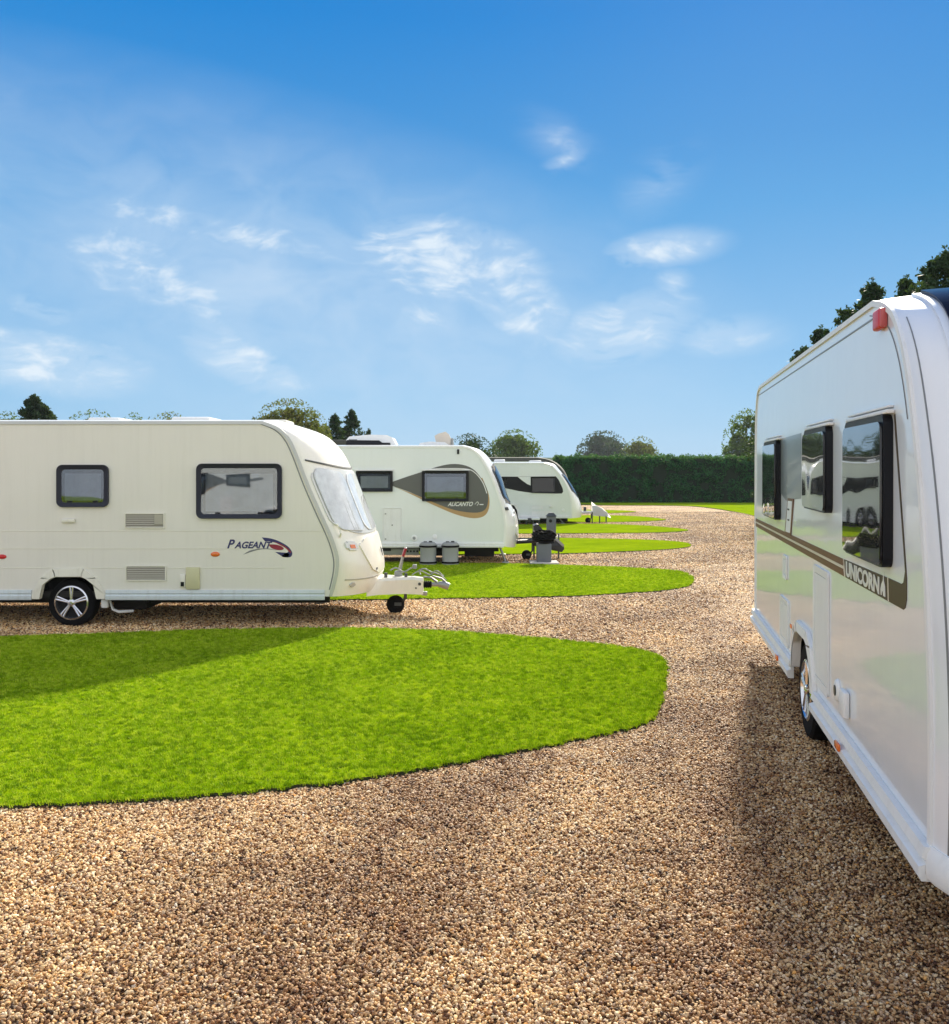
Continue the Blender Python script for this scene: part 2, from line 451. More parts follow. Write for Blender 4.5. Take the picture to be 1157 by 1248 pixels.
def text_mesh(bm, s, size, u, z, y, shear=0.0, bold=0.0, sx=1.0, depth=0.002, space=1.0):
    cu = bpy.data.curves.new('t', 'FONT')
    cu.body = s; cu.size = size; cu.shear = shear; cu.offset = bold; cu.extrude = depth / 2; cu.space_character = space
    o = bpy.data.objects.new('t', cu); COL.objects.link(o)
    dg = bpy.context.evaluated_depsgraph_get(); dg.update()
    me = bpy.data.meshes.new_from_object(o.evaluated_get(dg))
    mt = Matrix.Translation((u, y, z)) @ Matrix.Rotation(R(90), 4, 'X') @ Matrix.Diagonal((sx, 1, 1, 1))
    w = max((v.co.x for v in me.vertices), default=0) * sx
    me.transform(mt)
    bm.from_mesh(me)
    bpy.data.objects.remove(o); bpy.data.curves.remove(cu); bpy.data.meshes.remove(me)
    return w

# ------------------------------------------------------------------ caravan body
class Shell:
    """body of a caravan: x forward, camera side at y = -W/2"""
    def __init__(s, W, fe, fc, re, rc, camber=0.06, p=2.6, q=1.5, roofz=None):
        s.W, s.p, s.q = W, p, q
        s.fe, s.fc = spline(fe, 5), spline(fc, 5)
        s.re, s.rc = spline(re, 4), spline(rc, 4)
        s.camber = camber
    def f(s, t): return max(0.0, 1 - abs(t) ** s.p) ** (1 / s.q)
    def front(s, k, t):
        """k = real index along front profile"""
        i = min(int(k), len(s.fe) - 2); a = k - i
        e = Vector(s.fe[i]).lerp(Vector(s.fe[i + 1]), a); c = Vector(s.fc[i]).lerp(Vector(s.fc[i + 1]), a)
        v = e.lerp(c, s.f(t))
        return Vector((v.x, s.W / 2 * t, v.y))
    def k_of_z(s, z):
        for i in range(len(s.fe) - 1):
            if s.fe[i][1] <= z <= s.fe[i + 1][1]: return i + (z - s.fe[i][1]) / (s.fe[i + 1][1] - s.fe[i][1] + 1e-9)
        return 0 if z < s.fe[0][1] else len(s.fe) - 1
    def normal(s, k, t):
        e = 0.03
        kk = min(max(k, e), len(s.fe) - 1 - e); tt = min(max(t, -1 + e), 1 - e)
        a = s.front(kk + e, tt) - s.front(kk - e, tt); b = s.front(kk, tt + e) - s.front(kk, tt - e)
        n = b.cross(a).normalized()
        return n if n.x > 0 else -n
    def patch(s, bm, z0, z1, t0, t1, off, base=-0.004, nk=10, nt_=14, taper=0.0, rnd=0.0):
        """raised panel following the front surface"""
        k0, k1 = s.k_of_z(z0), s.k_of_z(z1)
        def grid(o):
            g = []
            for i in range(nk + 1):
                a = i / nk
                row = []
                for j in range(nt_ + 1):
                    b = j / nt_
                    mid, half = (t0 + t1) / 2, (t1 - t0) / 2 * (1 - taper * (1 - a))
                    tt = mid + half * (2 * b - 1)
                    k = k0 + (k1 - k0) * a
                    if rnd:   # pull corners in
                        ca = abs(2 * a - 1); cb = abs(2 * b - 1)
                        sh = rnd * max(0, ca - 0.6) ** 2 * max(0, cb - 0.6) ** 2 * 39
                        tt = tt + (mid - tt) * sh * 0.6; k = k + ((k0 + k1) / 2 - k) * sh * 0.6
                    n = s.normal(k, tt)
                    row.append(bm.verts.new(s.front(k, tt) + n * o))
                g.append(row)
            return g
        A, B = grid(off), grid(base)
        for i in range(nk):
            for j in range(nt_):
                bm.faces.new((A[i][j], A[i][j + 1], A[i + 1][j + 1], A[i + 1][j]))
        for j in range(nt_):
            bm.faces.new((A[0][j], A[0][j + 1], B[0][j + 1], B[0][j])); bm.faces.new((A[-1][j], A[-1][j + 1], B[-1][j + 1], B[-1][j]))
        for i in range(nk):
            bm.faces.new((A[i][0], A[i + 1][0], B[i + 1][0], B[i][0])); bm.faces.new((A[i][-1], A[i + 1][-1], B[i + 1][-1], B[i][-1]))
        lo = [v for row in B for v in row if not v.link_faces]
        for v in lo: bm.verts.remove(v)
    def build(s, root, side, front, arches, floor_z, trim='alu', trim_w=0.03):
        ts = [math.sin(math.pi / 2 * (i / 14)) for i in range(-14, 15)]
        ts = sorted(set([round(t, 6) for t in ts]))
        # front and rear caps, roof
        def loft(name, cols, m):
            bm = bmesh.new(); G = [[bm.verts.new(c) for c in row] for row in cols]
            for a, b in zip(G, G[1:]):
                for k in range(len(a) - 1): bm.faces.new((a[k], a[k + 1], b[k + 1], b[k]))
            return mk(name, bm, m, root, 40)
        nF = len(s.fe)
        loft('front_panel', [[s.front(k, t) for k in range(nF)] for t in ts], front)
        def rear(k, t):
            v = Vector(s.re[k]).lerp(Vector(s.rc[k]), s.f(t)); return Vector((v.x, s.W / 2 * t, v.y))
        loft('rear_panel', [[rear(k, t) for k in range(len(s.re))] for t in ts], side)
        loft('roof', [[s.front(nF - 1, t).lerp(rear(len(s.re) - 1, t), k / 8) for k in range(9)] for t in ts], front)
        # side panels with wheel arch notch
        bottom = []
        for (uc, hw, zt) in sorted(arches, key=lambda a: a[0]):
            bottom += [(uc - hw, floor_z), (uc - hw * 0.88, floor_z + (zt - floor_z) * 0.62), (uc - hw * 0.6, zt - 0.02), (uc - hw * 0.45, zt),
                       (uc + hw * 0.45, zt), (uc + hw * 0.6, zt - 0.02), (uc + hw * 0.88, floor_z + (zt - floor_z) * 0.62), (uc + hw, floor_z)]
        poly = list(s.fe) + list(s.re[::-1]) + bottom
        clean = []
        for p_ in poly:
            if not clean or (Vector(p_) - Vector(clean[-1])).length > 1e-4: clean.append(p_)
        for sgn in (-1, 1):
            bm = bmesh.new()
            y = sgn * s.W / 2
            plate(bm, clean, y, y - sgn * 0.02)
            mk('side_panel', bm, side, root, 30)
            # edge trim following the profile
            bm = bmesh.new()
            line = list(s.fe) + list(s.re[::-1])
            cs = [(-0.5, 0.0), (-0.5, 0.6), (0.5, 0.6), (0.5, 0.0)]
            prev = None
            cen = Vector((sum(p_[0] for p_ in line) / len(line), sum(p_[1] for p_ in line) / len(line)))
            for i, p_ in enumerate(line):
                a = Vector(line[max(i - 1, 0)]); b = Vector(line[min(i + 1, len(line) - 1)])
                d = (b - a).normalized(); nrm = Vector((d.y, -d.x))
                if nrm.dot(Vector(p_) - cen) < 0: nrm = -nrm
                c = Vector(p_)
                q = [c - nrm * trim_w, c + nrm * 0.008]
                rr = [bm.verts.new((q[0].x, y + sgn * 0.001, q[0].y)), bm.verts.new((q[0].x, y + sgn * 0.012, q[0].y)),
                      bm.verts.new((q[1].x, y + sgn * 0.010, q[1].y)), bm.verts.new((q[1].x, y - sgn * 0.03, q[1].y))]
                if prev:
                    for k in range(4): bm.faces.new((prev[k], prev[(k + 1) % 4], rr[(k + 1) % 4], rr[k]))
                prev = rr
            mk('edge_trim', bm, trim, root, 40)
        # floor
        bm = bmesh.new()
        u0, u1 = s.re[0][0], s.fe[0][0]
        box(bm, u0 + 0.06, u1 - 0.20, -s.W / 2 + 0.08, s.W / 2 - 0.08, floor_z - 0.02, floor_z + 0.05)
        for yy in (-0.62, 0.62):
            box(bm, u0 + 0.2, u1 - 0.1, yy - 0.03, yy + 0.03, floor_z - 0.14, floor_z - 0.021)
        for (uc, hw, zt) in arches:   # wheel boxes
            for sgn in (-1, 1):
                ya, yb = sorted((sgn * (s.W / 2 - 0.021), sgn * (s.W / 2 - 0.30)))
                vs = [(uc - hw - 0.05, floor_z + 0.051), (uc - hw - 0.05, zt + 0.06), (uc + hw + 0.05, zt + 0.06), (uc + hw + 0.05, floor_z + 0.051)]
                for a, b in zip(vs, vs[1:]):
                    bm.faces.new([bm.verts.new(c) for c in ((a[0], ya, a[1]), (b[0], ya, b[1]), (b[0], yb, b[1]), (a[0], yb, a[1]))])
                yi = sgn * (s.W / 2 - 0.30)
                bm.faces.new([bm.verts.new((a[0], yi, a[1])) for a in vs])
                # dark inner liner behind the notch edge, reaching down to the ground side
            tube(bm, [(uc, -s.W / 2 + 0.15, 0.30), (uc, s.W / 2 - 0.15, 0.30)], 0.045, 8)
        mk('underbody', bm, 'under', root, None)

def wheel(root, u, y, z, r, rim_r, w=0.19, spokes=5, sgn=-1):
    bm = bmesh.new()
    prof = [(rim_r, -w * 0.42), (rim_r + 0.012, -w * 0.5), (r - 0.03, -w * 0.5), (r - 0.008, -w * 0.42), (r, -w * 0.28), (r, w * 0.28), (r - 0.008, w * 0.42), (r - 0.03, w * 0.5), (rim_r, w * 0.5)]
    lathe(bm, prof, 40, 'y', (u, y, z), closed=True)
    wh = mk('wheel', bm, 'rubber', root)
    bm = bmesh.new()
    o = sgn * w * 0.5
    lathe(bm, [(rim_r + 0.004, o), (rim_r - 0.012, o + sgn * 0.008), (rim_r - 0.024, o - sgn * 0.02), (rim_r - 0.02, -o), (rim_r, -o), (rim_r + 0.001, o - sgn * 0.01)], 40, 'y', (u, y, z), closed=True)
    for k in range(spokes):
        for da in (-9, 9):
            a = R(90 + 360 / spokes * k + da); a2 = R(90 + 360 / spokes * k + da * 0.6)
            p0 = Vector((u + math.cos(a) * 0.035, y + o - sgn * 0.005, z + math.sin(a) * 0.035))
            p1 = Vector((u + math.cos(a2) * (rim_r - 0.014), y + o - sgn * 0.006, z + math.sin(a2) * (rim_r - 0.014)))
            tube(bm, [p0, p1], [0.012, 0.013], 6)
    lathe(bm, [(0.045, o), (0.03, o + sgn * 0.012), (0.02, o + sgn * 0.014), (0.045, o - sgn * 0.03)], 16, 'y', (u, y, z))
    mk('rim', bm, 'chrome', wh)
    bm = bmesh.new()
    lathe(bm, [(rim_r - 0.02, o - sgn * 0.045), (rim_r - 0.02, o - sgn * 0.05)], 24, 'y', (u, y, z))
    mk('brake_disc', bm, 'rim_dark', wh)
    return wh

def arch_trim(root, y, uc, hw, zt, floor_z, w=0.07, m='white_trim', drop=0.0, proud=0.03):
    inner = [(uc - hw, floor_z - drop), (uc - hw * 0.88, floor_z + (zt - floor_z) * 0.62), (uc - hw * 0.6, zt - 0.02), (uc - hw * 0.45, zt),
             (uc + hw * 0.45, zt), (uc + hw * 0.6, zt - 0.02), (uc + hw * 0.88, floor_z + (zt - floor_z) * 0.62), (uc + hw, floor_z - drop)]
    outer = [(uc - hw - w, floor_z - drop), (uc - hw - w, floor_z + 0.02), (uc - hw * 0.82 - w * 0.6, zt - 0.01), (uc - hw * 0.55, zt + w), (uc + hw * 0.55, zt + w),
             (uc + hw * 0.82 + w * 0.6, zt - 0.01), (uc + hw + w, floor_z + 0.02), (uc + hw + w, floor_z - drop)]
    bm = bmesh.new(); n = len(inner)
    sg = -1 if y < 0 else 1
    A = [bm.verts.new((p[0], y + sg * proud, p[1])) for p in inner]; B = [bm.verts.new((p[0], y + sg * proud * 0.8, p[1])) for p in outer]
    A2 = [bm.verts.new((p[0], y - sg * 0.03, p[1])) for p in inner]; B2 = [bm.verts.new((p[0], y + sg * 0.001, p[1])) for p in outer]
    for k in range(n - 1):
        bm.faces.new((A[k], A[k + 1], B[k + 1], B[k])); bm.faces.new((A[k], A[k + 1], A2[k + 1], A2[k])); bm.faces.new((B[k], B[k + 1], B2[k + 1], B2[k]))
    for k in (0, -1): bm.faces.new((A[k], B[k], B2[k], A2[k]))
    bmesh.ops.bevel(bm, geom=[e for e in bm.edges if len(e.link_faces) == 2], offset=0.006, segments=2, affect='EDGES')
    return mk('wheel_arch', bm, m, root)

def window(root, y, u0, u1, z0, z1, r=0.05, fw=0.045, proud=0.035, fm='navy_frame', pm='pane', bmx='blind', catches=True):
    sg = -1 if y < 0 else 1
    bm = bmesh.new()
    ring(bm, rrect(u0, u1, z0, z1, r), rrect(u0 + fw, u1 - fw, z0 + fw, z1 - fw, max(0.008, r - fw * 0.5)), y - sg * 0.002, y + sg * proud, y + sg * (proud - 0.012))
    w = mk('window', bm, fm, root)
    bm = bmesh.new()
    plate(bm, rrect(u0 + fw - 0.004, u1 - fw + 0.004, z0 + fw - 0.004, z1 - fw + 0.004, max(0.008, r - fw * 0.5)), y + sg * (proud - 0.02), y + sg * (proud - 0.015))
    mk('pane', bm, pm, w)
    bm = bmesh.new(); plate(bm, rrect(u0 + fw * 0.8, u1 - fw * 0.8, z0 + fw * 0.8, z1 - fw * 0.8, 0.01), y + sg * 0.0005, y + sg * 0.0062); mk('interior', bm, 'interior', w)
    bm = bmesh.new()
    gx = min(0.05, (u1 - u0) * 0.06)
    n = 26; uu = [u0 + fw + gx + (u1 - u0 - fw * 2 - gx * 2) * k / n for k in range(n + 1)]
    A = [bm.verts.new((a, y + sg * (0.0075 + 0.002 * (1 + math.sin(k * 1.9))), z0 + fw + gx * 0.6)) for k, a in enumerate(uu)]
    B = [bm.verts.new((a, y + sg * (0.0075 + 0.002 * (1 + math.sin(k * 1.9 + 0.4))), z1 - fw - gx * 1.3)) for k, a in enumerate(uu)]
    for k in range(n): bm.faces.new((A[k], A[k + 1], B[k + 1], B[k]))
    mk('blind', bm, bmx, w, 60)
    if catches:
        bm = bmesh.new()
        for q in (0.25, 0.75):
            uc = u0 + (u1 - u0) * q
            box(bm, uc - 0.03, uc + 0.03, *sorted((y + sg * (proud - 0.014), y + sg * (proud - 0.005))), z0 + fw + 0.002, z0 + fw + 0.02, 0.003)
        mk('catch', bm, 'seal', w)
    return w

def hatch(root, name, y, u0, u1, z0, z1, m='white_trim', w=0.02, lock=True, r=0.015):
    sg = -1 if y < 0 else 1
    bm = bmesh.new()
    ring(bm, rrect(u0, u1, z0, z1, r), rrect(u0 + w, u1 - w, z0 + w, z1 - w, max(0.004, r - 0.006)), y + sg * 0.001, y + sg * 0.012, y + sg * 0.008)
    plate(bm, rrect(u0 + w + 0.005, u1 - w - 0.005, z0 + w + 0.005, z1 - w - 0.005, 0.006), y + sg * 0.0015, y + sg * 0.007)
    h = mk(name, bm, m, root)
    if lock:
        bm = bmesh.new()
        uc = (u0 + u1) / 2
        lathe(bm, [(0.013, sg * 0.0075), (0.013, sg * 0.014)], 12, 'y', (uc, y, (z0 + z1) / 2))
        mk('lock', bm, 'dark_plastic', h)
    return h

def vent(root, y, u0, u1, z0, z1, n=7, m='cream_trim', flap=False):
    sg = -1 if y < 0 else 1
    bm = bmesh.new()
    ring(bm, rrect(u0, u1, z0, z1, 0.008), rrect(u0 + 0.014, u1 - 0.014, z0 + 0.014, z1 - 0.014, 0.003), y + sg * 0.001, y + sg * 0.014)
    v = mk('vent', bm, m, root)
    bm = bmesh.new()
    plate(bm, rrect(u0 + 0.012, u1 - 0.012, z0 + 0.012, z1 - 0.012, 0.003), y + sg * 0.0008, y + sg * 0.002)
    mk('vent_recess', bm, 'vent_dark', v)
    bm = bmesh.new()
    h = (z1 - z0 - 0.03) / n
    for k in range(n):
        zz = z0 + 0.015 + h * k
        vs = [(u0 + 0.014, y + sg * 0.003, zz + h * 0.85), (u1 - 0.014, y + sg * 0.003, zz + h * 0.85), (u1 - 0.014, y + sg * 0.012, zz + h * 0.1), (u0 + 0.014, y + sg * 0.012, zz + h * 0.1)]
        bm.faces.new([bm.verts.new(c) for c in vs])
    if flap: box(bm, u1 - 0.12, u1 - 0.02, *sorted((y + sg * 0.012, y + sg * 0.016)), z0 + 0.05, z1 - 0.02)
    mk('vent_slats', bm, 'vent', v, None)
    return v

def lens(root, name, y, uc, zc, w, h, m):
    sg = -1 if y < 0 else 1
    bm = bmesh.new()
    bmesh.ops.create_uvsphere(bm, u_segments=18, v_segments=10, radius=1)
    for v in bm.verts: v.co = Vector((uc + v.co.x * w / 2, y + sg * 0.002 + v.co.y * 0.014, zc + v.co.z * h / 2))
    return mk(name, bm, m, root)

def rail(root, y, u0, u1, z0, z1, m='pale_trim', proud=0.02, name='skirt_rail', gap=None):
    """moulded rail under the side wall; gap = list of (from, to) left open for wheels"""
    sg = -1 if y < 0 else 1
    h = z1 - z0
    cs = [(0.0, 0.0), (proud * 0.8, 0.0), (proud, h * 0.12), (proud, h * 0.42), (proud * 0.45, h * 0.5), (proud * 0.45, h * 0.62), (proud * 0.8, h * 0.7), (proud * 0.6, h), (0.0, h)]
    segs = []; a = u0
    for g0, g1 in sorted(gap or []):
        segs.append((a, g0)); a = g1
    segs.append((a, u1))
    bm = bmesh.new()
    for a, b in segs:
        A = [bm.verts.new((a, y + sg * (d + 0.001), z0 + k)) for d, k in cs]; B = [bm.verts.new((b, y + sg * (d + 0.001), z0 + k)) for d, k in cs]
        n = len(cs)
        for k in range(n): bm.faces.new((A[k], A[(k + 1) % n], B[(k + 1) % n], B[k]))
        bm.faces.new(A); bm.faces.new(B)
    return mk(name, bm, m, root, 30)

def jockey(root, u, y, r=0.115, top=0.5, clamp_h=0.42):
    bm = bmesh.new()
    lathe(bm, [(0.04, -0.03), (r - 0.02, -0.035), (r, -0.02), (r, 0.02), (r - 0.02, 0.035), (0.04, 0.03)], 26, 'y', (u, y, r), closed=True)
    lathe(bm, [(0.045, -0.025), (0.045, 0.025)], 16, 'y', (u, y, r))
    w = mk('jockey_wheel', bm, 'rubber', root)
    bm = bmesh.new()
    tube(bm, [(u + 0.07, y, r + 0.02), (u + 0.13, y, 0.20), (u + 0.13, y, top)], 0.022, 10)
    box(bm, u - 0.01, u + 0.08, y - 0.055, y - 0.042, r - 0.012, r + 0.03); box(bm, u - 0.01, u + 0.08, y + 0.042, y + 0.055, r - 0.012, r + 0.03)
    mk('jockey_post', bm, 'dark_plastic', w)

def plain_far_side(root, W, u0, u1, fm='navy_frame', door_u=None):
    """the side away from the camera: two windows and a door"""
    y = W / 2
    window(root, y, u1 - 1.35, u1 - 0.35 if u1 - 0.35 > u1 - 1.3 else u1, 1.35, 1.95, fm=fm, catches=False)
    window(root, y, u0 + 0.35, u0 + 1.15, 1.4, 1.95, fm=fm, catches=False)
    uc = (u0 + u1) / 2 if door_u is None else door_u
    d = hatch(root, 'door', y, uc - 0.3, uc + 0.3, 0.45, 2.2, 'white_trim', 0.03, lock=False, r=0.06)
    bm = bmesh.new(); box(bm, uc + 0.18, uc + 0.25, y + 0.007, y + 0.03, 1.1, 1.22, 0.006); mk('handle', bm, 'dark_plastic', d)

def steady(root, u, y, floor_z):
    bm = bmesh.new()
    tube(bm, [(u, y, floor_z - 0.02), (u + 0.12, y, 0.05)], 0.022, 8)
    box(bm, u + 0.05, u + 0.19, y - 0.06, y + 0.06, 0.0, 0.05, 0.01)
    mk('steady_leg', bm, 'galv', root)

# ================================================================== CARAVAN 1 (cream, nearest on the left)
Z1 = 10.9
W = 2.26
def l1(px, py, d=0.0):
    k = F / (Z1 + d)
    return ((px - CX) / k, EYE - (py - HY) / k)
X1 = l1(84, 0)[0]
car1 = thing('caravan', 'cream touring caravan lettered PAGEANT beside a blue and red swoosh', 'caravan', (X1, Z1 + W / 2, 0), 0)
def a1(px, py, d=0.0):
    u, z = l1(px, py, d); return (u - X1, z)
ys = -W / 2
FZ = a1(0, 727)[1]
fe = [a1(404, 727), a1(408, 714), a1(412, 695), a1(412, 678), a1(405, 655), a1(390, 622), a1(376, 590), a1(363, 556), a1(353, 535), a1(340, 522), a1(320, 514)]
fc = [a1(459, 715, 1.1), a1(464, 703, 1.1), a1(465, 690, 1.1), a1(463, 676, 1.1), a1(457, 652, 1.1), a1(447, 628, 1.1), a1(436, 600, 1.1), a1(424, 568, 1.15), a1(412, 547, 1.2), a1(392, 529, 1.3), a1(352, 519, 1.3)]
L1 = 5.7
ur = -3.1
zt = fe[-1][1]
re = [(ur + 0.02, FZ), (ur, FZ + 0.4), (ur, 1.4), (ur + 0.04, zt - 0.4), (ur + 0.12, zt - 0.12), (ur + 0.35, zt)]
rc = [(ur - 0.06, FZ), (ur - 0.1, FZ + 0.4), (ur - 0.1, 1.4), (ur - 0.06, zt - 0.36), (ur + 0.04, zt - 0.04), (ur + 0.35, zt + 0.06)]
fc[-1] = (fc[-1][0], max(fc[-1][1], zt + 0.06))
sh1 = Shell(W, fe, fc, re, rc, p=2.8, q=1.35)
ah, az = 0.335, a1(0, 703)[1]
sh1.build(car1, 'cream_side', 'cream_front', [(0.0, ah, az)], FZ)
for yy in (ys, -ys):
    arch_trim(car1, yy, 0.0, ah, az, FZ, 0.10, 'cream_trim', drop=0.03)
    wheel(car1, 0.0, yy + (0.16 if yy < 0 else -0.16), 0.285, 0.285, 0.20, sgn=-1 if yy < 0 else 1)
    rail(car1, yy, ur + 0.02, a1(396, 0)[0], a1(0, 731)[1], a1(0, 719)[1], 'pale_trim', 0.022, gap=[(-ah - 0.105, ah + 0.105)])
window(car1, ys, *[a1(240, 0)[0], a1(344, 0)[0]], a1(0, 632)[1], a1(0, 565)[1], r=0.07, fw=0.055)
window(car1, ys, a1(70, 0)[0], a1(133, 0)[0], a1(0, 618)[1], a1(0, 566.5)[1], r=0.07, fw=0.055)
vent(car1, ys, a1(152, 0)[0], a1(201, 0)[0], a1(0, 644)[1], a1(0, 625)[1], 7, flap=True)
vent(car1, ys, a1(153, 0)[0], a1(203, 0)[0], a1(0, 708)[1], a1(0, 689)[1], 7)
# small fittings
bm = bmesh.new(); box(bm, a1(76, 0)[0], a1(92, 0)[0], ys - 0.03, ys - 0.001, a1(0, 637)[1], a1(0, 632)[1], 0.01); mk('awning_lamp', bm, 'cream_trim', car1)
bm = bmesh.new(); box(bm, a1(227, 0)[0], a1(244, 0)[0], ys - 0.03, ys - 0.001, a1(0, 718)[1], a1(0, 691)[1], 0.012); mk('socket_cover', bm, 'beige', car1)
bm = bmesh.new(); box(bm, a1(219.5, 0)[0], a1(226.5, 0)[0], ys - 0.02, ys - 0.001, a1(0, 716)[1], a1(0, 700)[1], 0.006); o = mk('water_inlet', bm, 'cream_trim', car1)
bm = bmesh.new(); box(bm, a1(221, 0)[0], a1(225, 0)[0], ys - 0.024, ys - 0.0205, a1(0, 714.5)[1], a1(0, 709)[1]); mk('inlet_hole', bm, 'seal', o)
lens(car1, 'side_marker', ys, a1(262.5, 0)[0], a1(0, 675.5)[1], 0.11, 0.06, 'orange')
lens(car1, 'side_marker', ys, a1(2.5, 0)[0], a1(0, 678.5)[1], 0.11, 0.055, 'red')
# horizontal panel joints
bm = bmesh.new()
for py, u1 in ((647, 404), (668.5, 300), (692, 350)):
    box(bm, ur + 0.05, a1(u1, 0)[0] - 0.03, ys - 0.0035, ys - 0.0005, a1(0, py)[1] - 0.004, a1(0, py)[1] + 0.004, 0.001, 1)
mk('panel_joint', bm, 'cream_trim', car1)
# second inner trim line along the front curve
bm = bmesh.new()
ln = [(p[0] - 0.055, p[1] - 0.015) for p in sh1.fe[4:]]
plate(bm, ribbon(ln, 0.012), ys - 0.004, ys - 0.0005)
mk('trim_line', bm, 'grey_ink', car1)
# PAGEANT lettering and swoosh
bm = bmesh.new()
u, z = a1(276.5, 668)
wP = text_mesh(bm, 'P', 0.145, u, z, ys - 0.003, 0.35, 0.0035, 0.95)
text_mesh(bm, 'AGEANT', 0.108, u + wP * 0.98, z, ys - 0.003, 0.35, 0.003, 0.98)
mk('lettering', bm, 'blue_ink', car1, None)
def q2(x, y): return a1(220 + x / 4.16, 490 + y / 4.16)
def decal(pts, m, lv, name, parent, conv=q2, y=ys, n=4, closed_spline=False):
    bm = bmesh.new(); plate(bm, [conv(*p) for p in (spline(pts, n) if n > 1 else pts)], y - 0.0016 * (lv + 1), y - 0.0004)
    return mk(name, bm, m, parent, None)
decal([(413, 686), (460, 692), (505, 708), (545, 732), (565, 758), (566, 775), (556, 786), (535, 787), (515, 783), (528, 768), (548, 758), (530, 738), (490, 716), (450, 706), (430, 706), (413, 686)], 'blue_ink', 0, 'swoosh', car1)
decal([(446, 722), (480, 722), (510, 730), (524, 742), (515, 750), (490, 750), (462, 740), (446, 722)], 'maroon', 0, 'swoosh', car1)
decal([(470, 706), (515, 722), (550, 745), (562, 764), (553, 760), (530, 738), (500, 722), (470, 706)], 'maroon', 1, 'swoosh', car1)
decal([(480, 760), (510, 762), (545, 766), (552, 776), (545, 786), (520, 784), (480, 760)], 'blue_ink', 0, 'swoosh', car1)
decal([(318, 774), (350, 754), (395, 744), (440, 742), (490, 752), (440, 746), (398, 749), (352, 762), (318, 774)], 'grey_ink', 0, 'swoosh', car1)
# front window group, locker, lamps
bm = bmesh.new(); sh1.patch(bm, 1.13, 1.97, -0.975, 0.975, 0.010, nk=16, nt_=34, rnd=0.22); fw_ = mk('front_window', bm, 'alu', car1, 50)
for t0, t1 in ((-0.955, -0.50), (-0.46, 0.46), (0.50, 0.955)):
    bm = bmesh.new(); sh1.patch(bm, 1.17, 1.94, t0, t1, 0.019, nk=12, nt_=14, base=0.0105, rnd=0.2); mk('pane', bm, 'curtain', fw_, 50)
M['pane_front'] = pane_mat('front_pane', (0.92, 0.94, 0.95), 0.12)
for t0, t1 in ((-0.955, -0.50), (-0.46, 0.46), (0.50, 0.955)):
    bm = bmesh.new(); sh1.patch(bm, 1.175, 1.935, t0 + 0.005, t1 - 0.005, 0.026, nk=12, nt_=14, base=0.0195, rnd=0.2); mk('glazing', bm, M['pane_front'], fw_, 50)
bm = bmesh.new(); sh1.patch(bm, 1.995, 2.012, -0.97, 0.97, 0.014, nk=2, nt_=30); mk('window_gutter', bm, 'dark_plastic', car1, 50)
bm = bmesh.new(); sh1.patch(bm, 0.62, 1.08, -0.80, 0.80, 0.016, nk=12, nt_=30, taper=0.38, rnd=0.35); lk = mk('gas_locker_lid', bm, 'cream_front', car1, 50)
bm = bmesh.new()
for t in (-0.42, 0.42): sh1.patch(bm, 0.68, 0.71, t - 0.02, t + 0.02, 0.022, nk=2, nt_=2, base=0.014)
mk('lid_catch', bm, 'dark_plastic', lk)
bm = bmesh.new(); sh1.patch(bm, 0.56, 0.575, -0.95, 0.95, 0.008, nk=2, nt_=30); mk('front_seam', bm, 'vent', car1, 50)
bm = bmesh.new()
for t in (-0.9, 0.84): sh1.patch(bm, 0.47, 0.53, t, t + 0.06, 0.015, nk=3, nt_=3, rnd=0.7)
mk('front_reflector', bm, 'alu', car1)
for t in (-0.86, 0.86):
    bm = bmesh.new(); sh1.patch(bm, 0.93, 1.03, t - 0.07, t + 0.07, 0.02, nk=5, nt_=6, rnd=0.7); cl = mk('corner_lamp', bm, 'silver_ink', car1)
    bm = bmesh.new(); sh1.patch(bm, 0.95, 0.99, t - 0.03, t + 0.03, 0.027, nk=3, nt_=3, base=0.021); mk('lamp_lens', bm, 'orange', cl)
# emblem: small V
bm = bmesh.new()
def fp(t, z, off): 
    k = sh1.k_of_z(z); return sh1.front(k, t) + sh1.normal(k, t) * off
for pa, pb in (((-0.06, 0.93), (0.0, 0.83)), ((0.0, 0.83), (0.05, 0.91)), ((0.05, 0.91), (0.09, 0.90))):
    tube(bm, [fp(pa[0], pa[1], 0.032), fp(pb[0], pb[1], 0.032)], 0.006, 6)
mk('emblem', bm, 'grey_ink', car1)
# grab handles on front corners
for t in (-0.95, 0.95):
    bm = bmesh.new(); tube(bm, [fp(t, 1.08, 0.0), fp(t, 1.12, 0.05), fp(t, 1.22, 0.05), fp(t, 1.26, 0.0)], 0.013, 8); mk('grab_handle', bm, 'cream_front', car1)
# roof lights
def roof_box(root, name, u0, u1, y0, y1, z0, h, m, bev=0.03):
    bm = bmesh.new(); box(bm, u0, u1, y0, y1, z0, z0 + h, min(bev, h * 0.45)); return mk(name, bm, m, root)
roof_box(car1, 'rooflight', a1(113, 0, 1)[0], a1(152, 0, 1)[0], -0.3, 0.3, zt + 0.03, 0.075, 'white_trim')
roof_box(car1, 'rooflight', a1(215, 0, 1)[0], a1(262, 0, 1)[0], -0.35, 0.35, zt + 0.03, 0.08, 'white_trim')
roof_box(car1, 'rooflight', a1(322, 0, 1)[0], a1(352, 0, 1)[0], -0.25, 0.25, zt + 0.02, 0.06, 'cream_trim')
plain_far_side(car1, W, ur, fe[0][0])
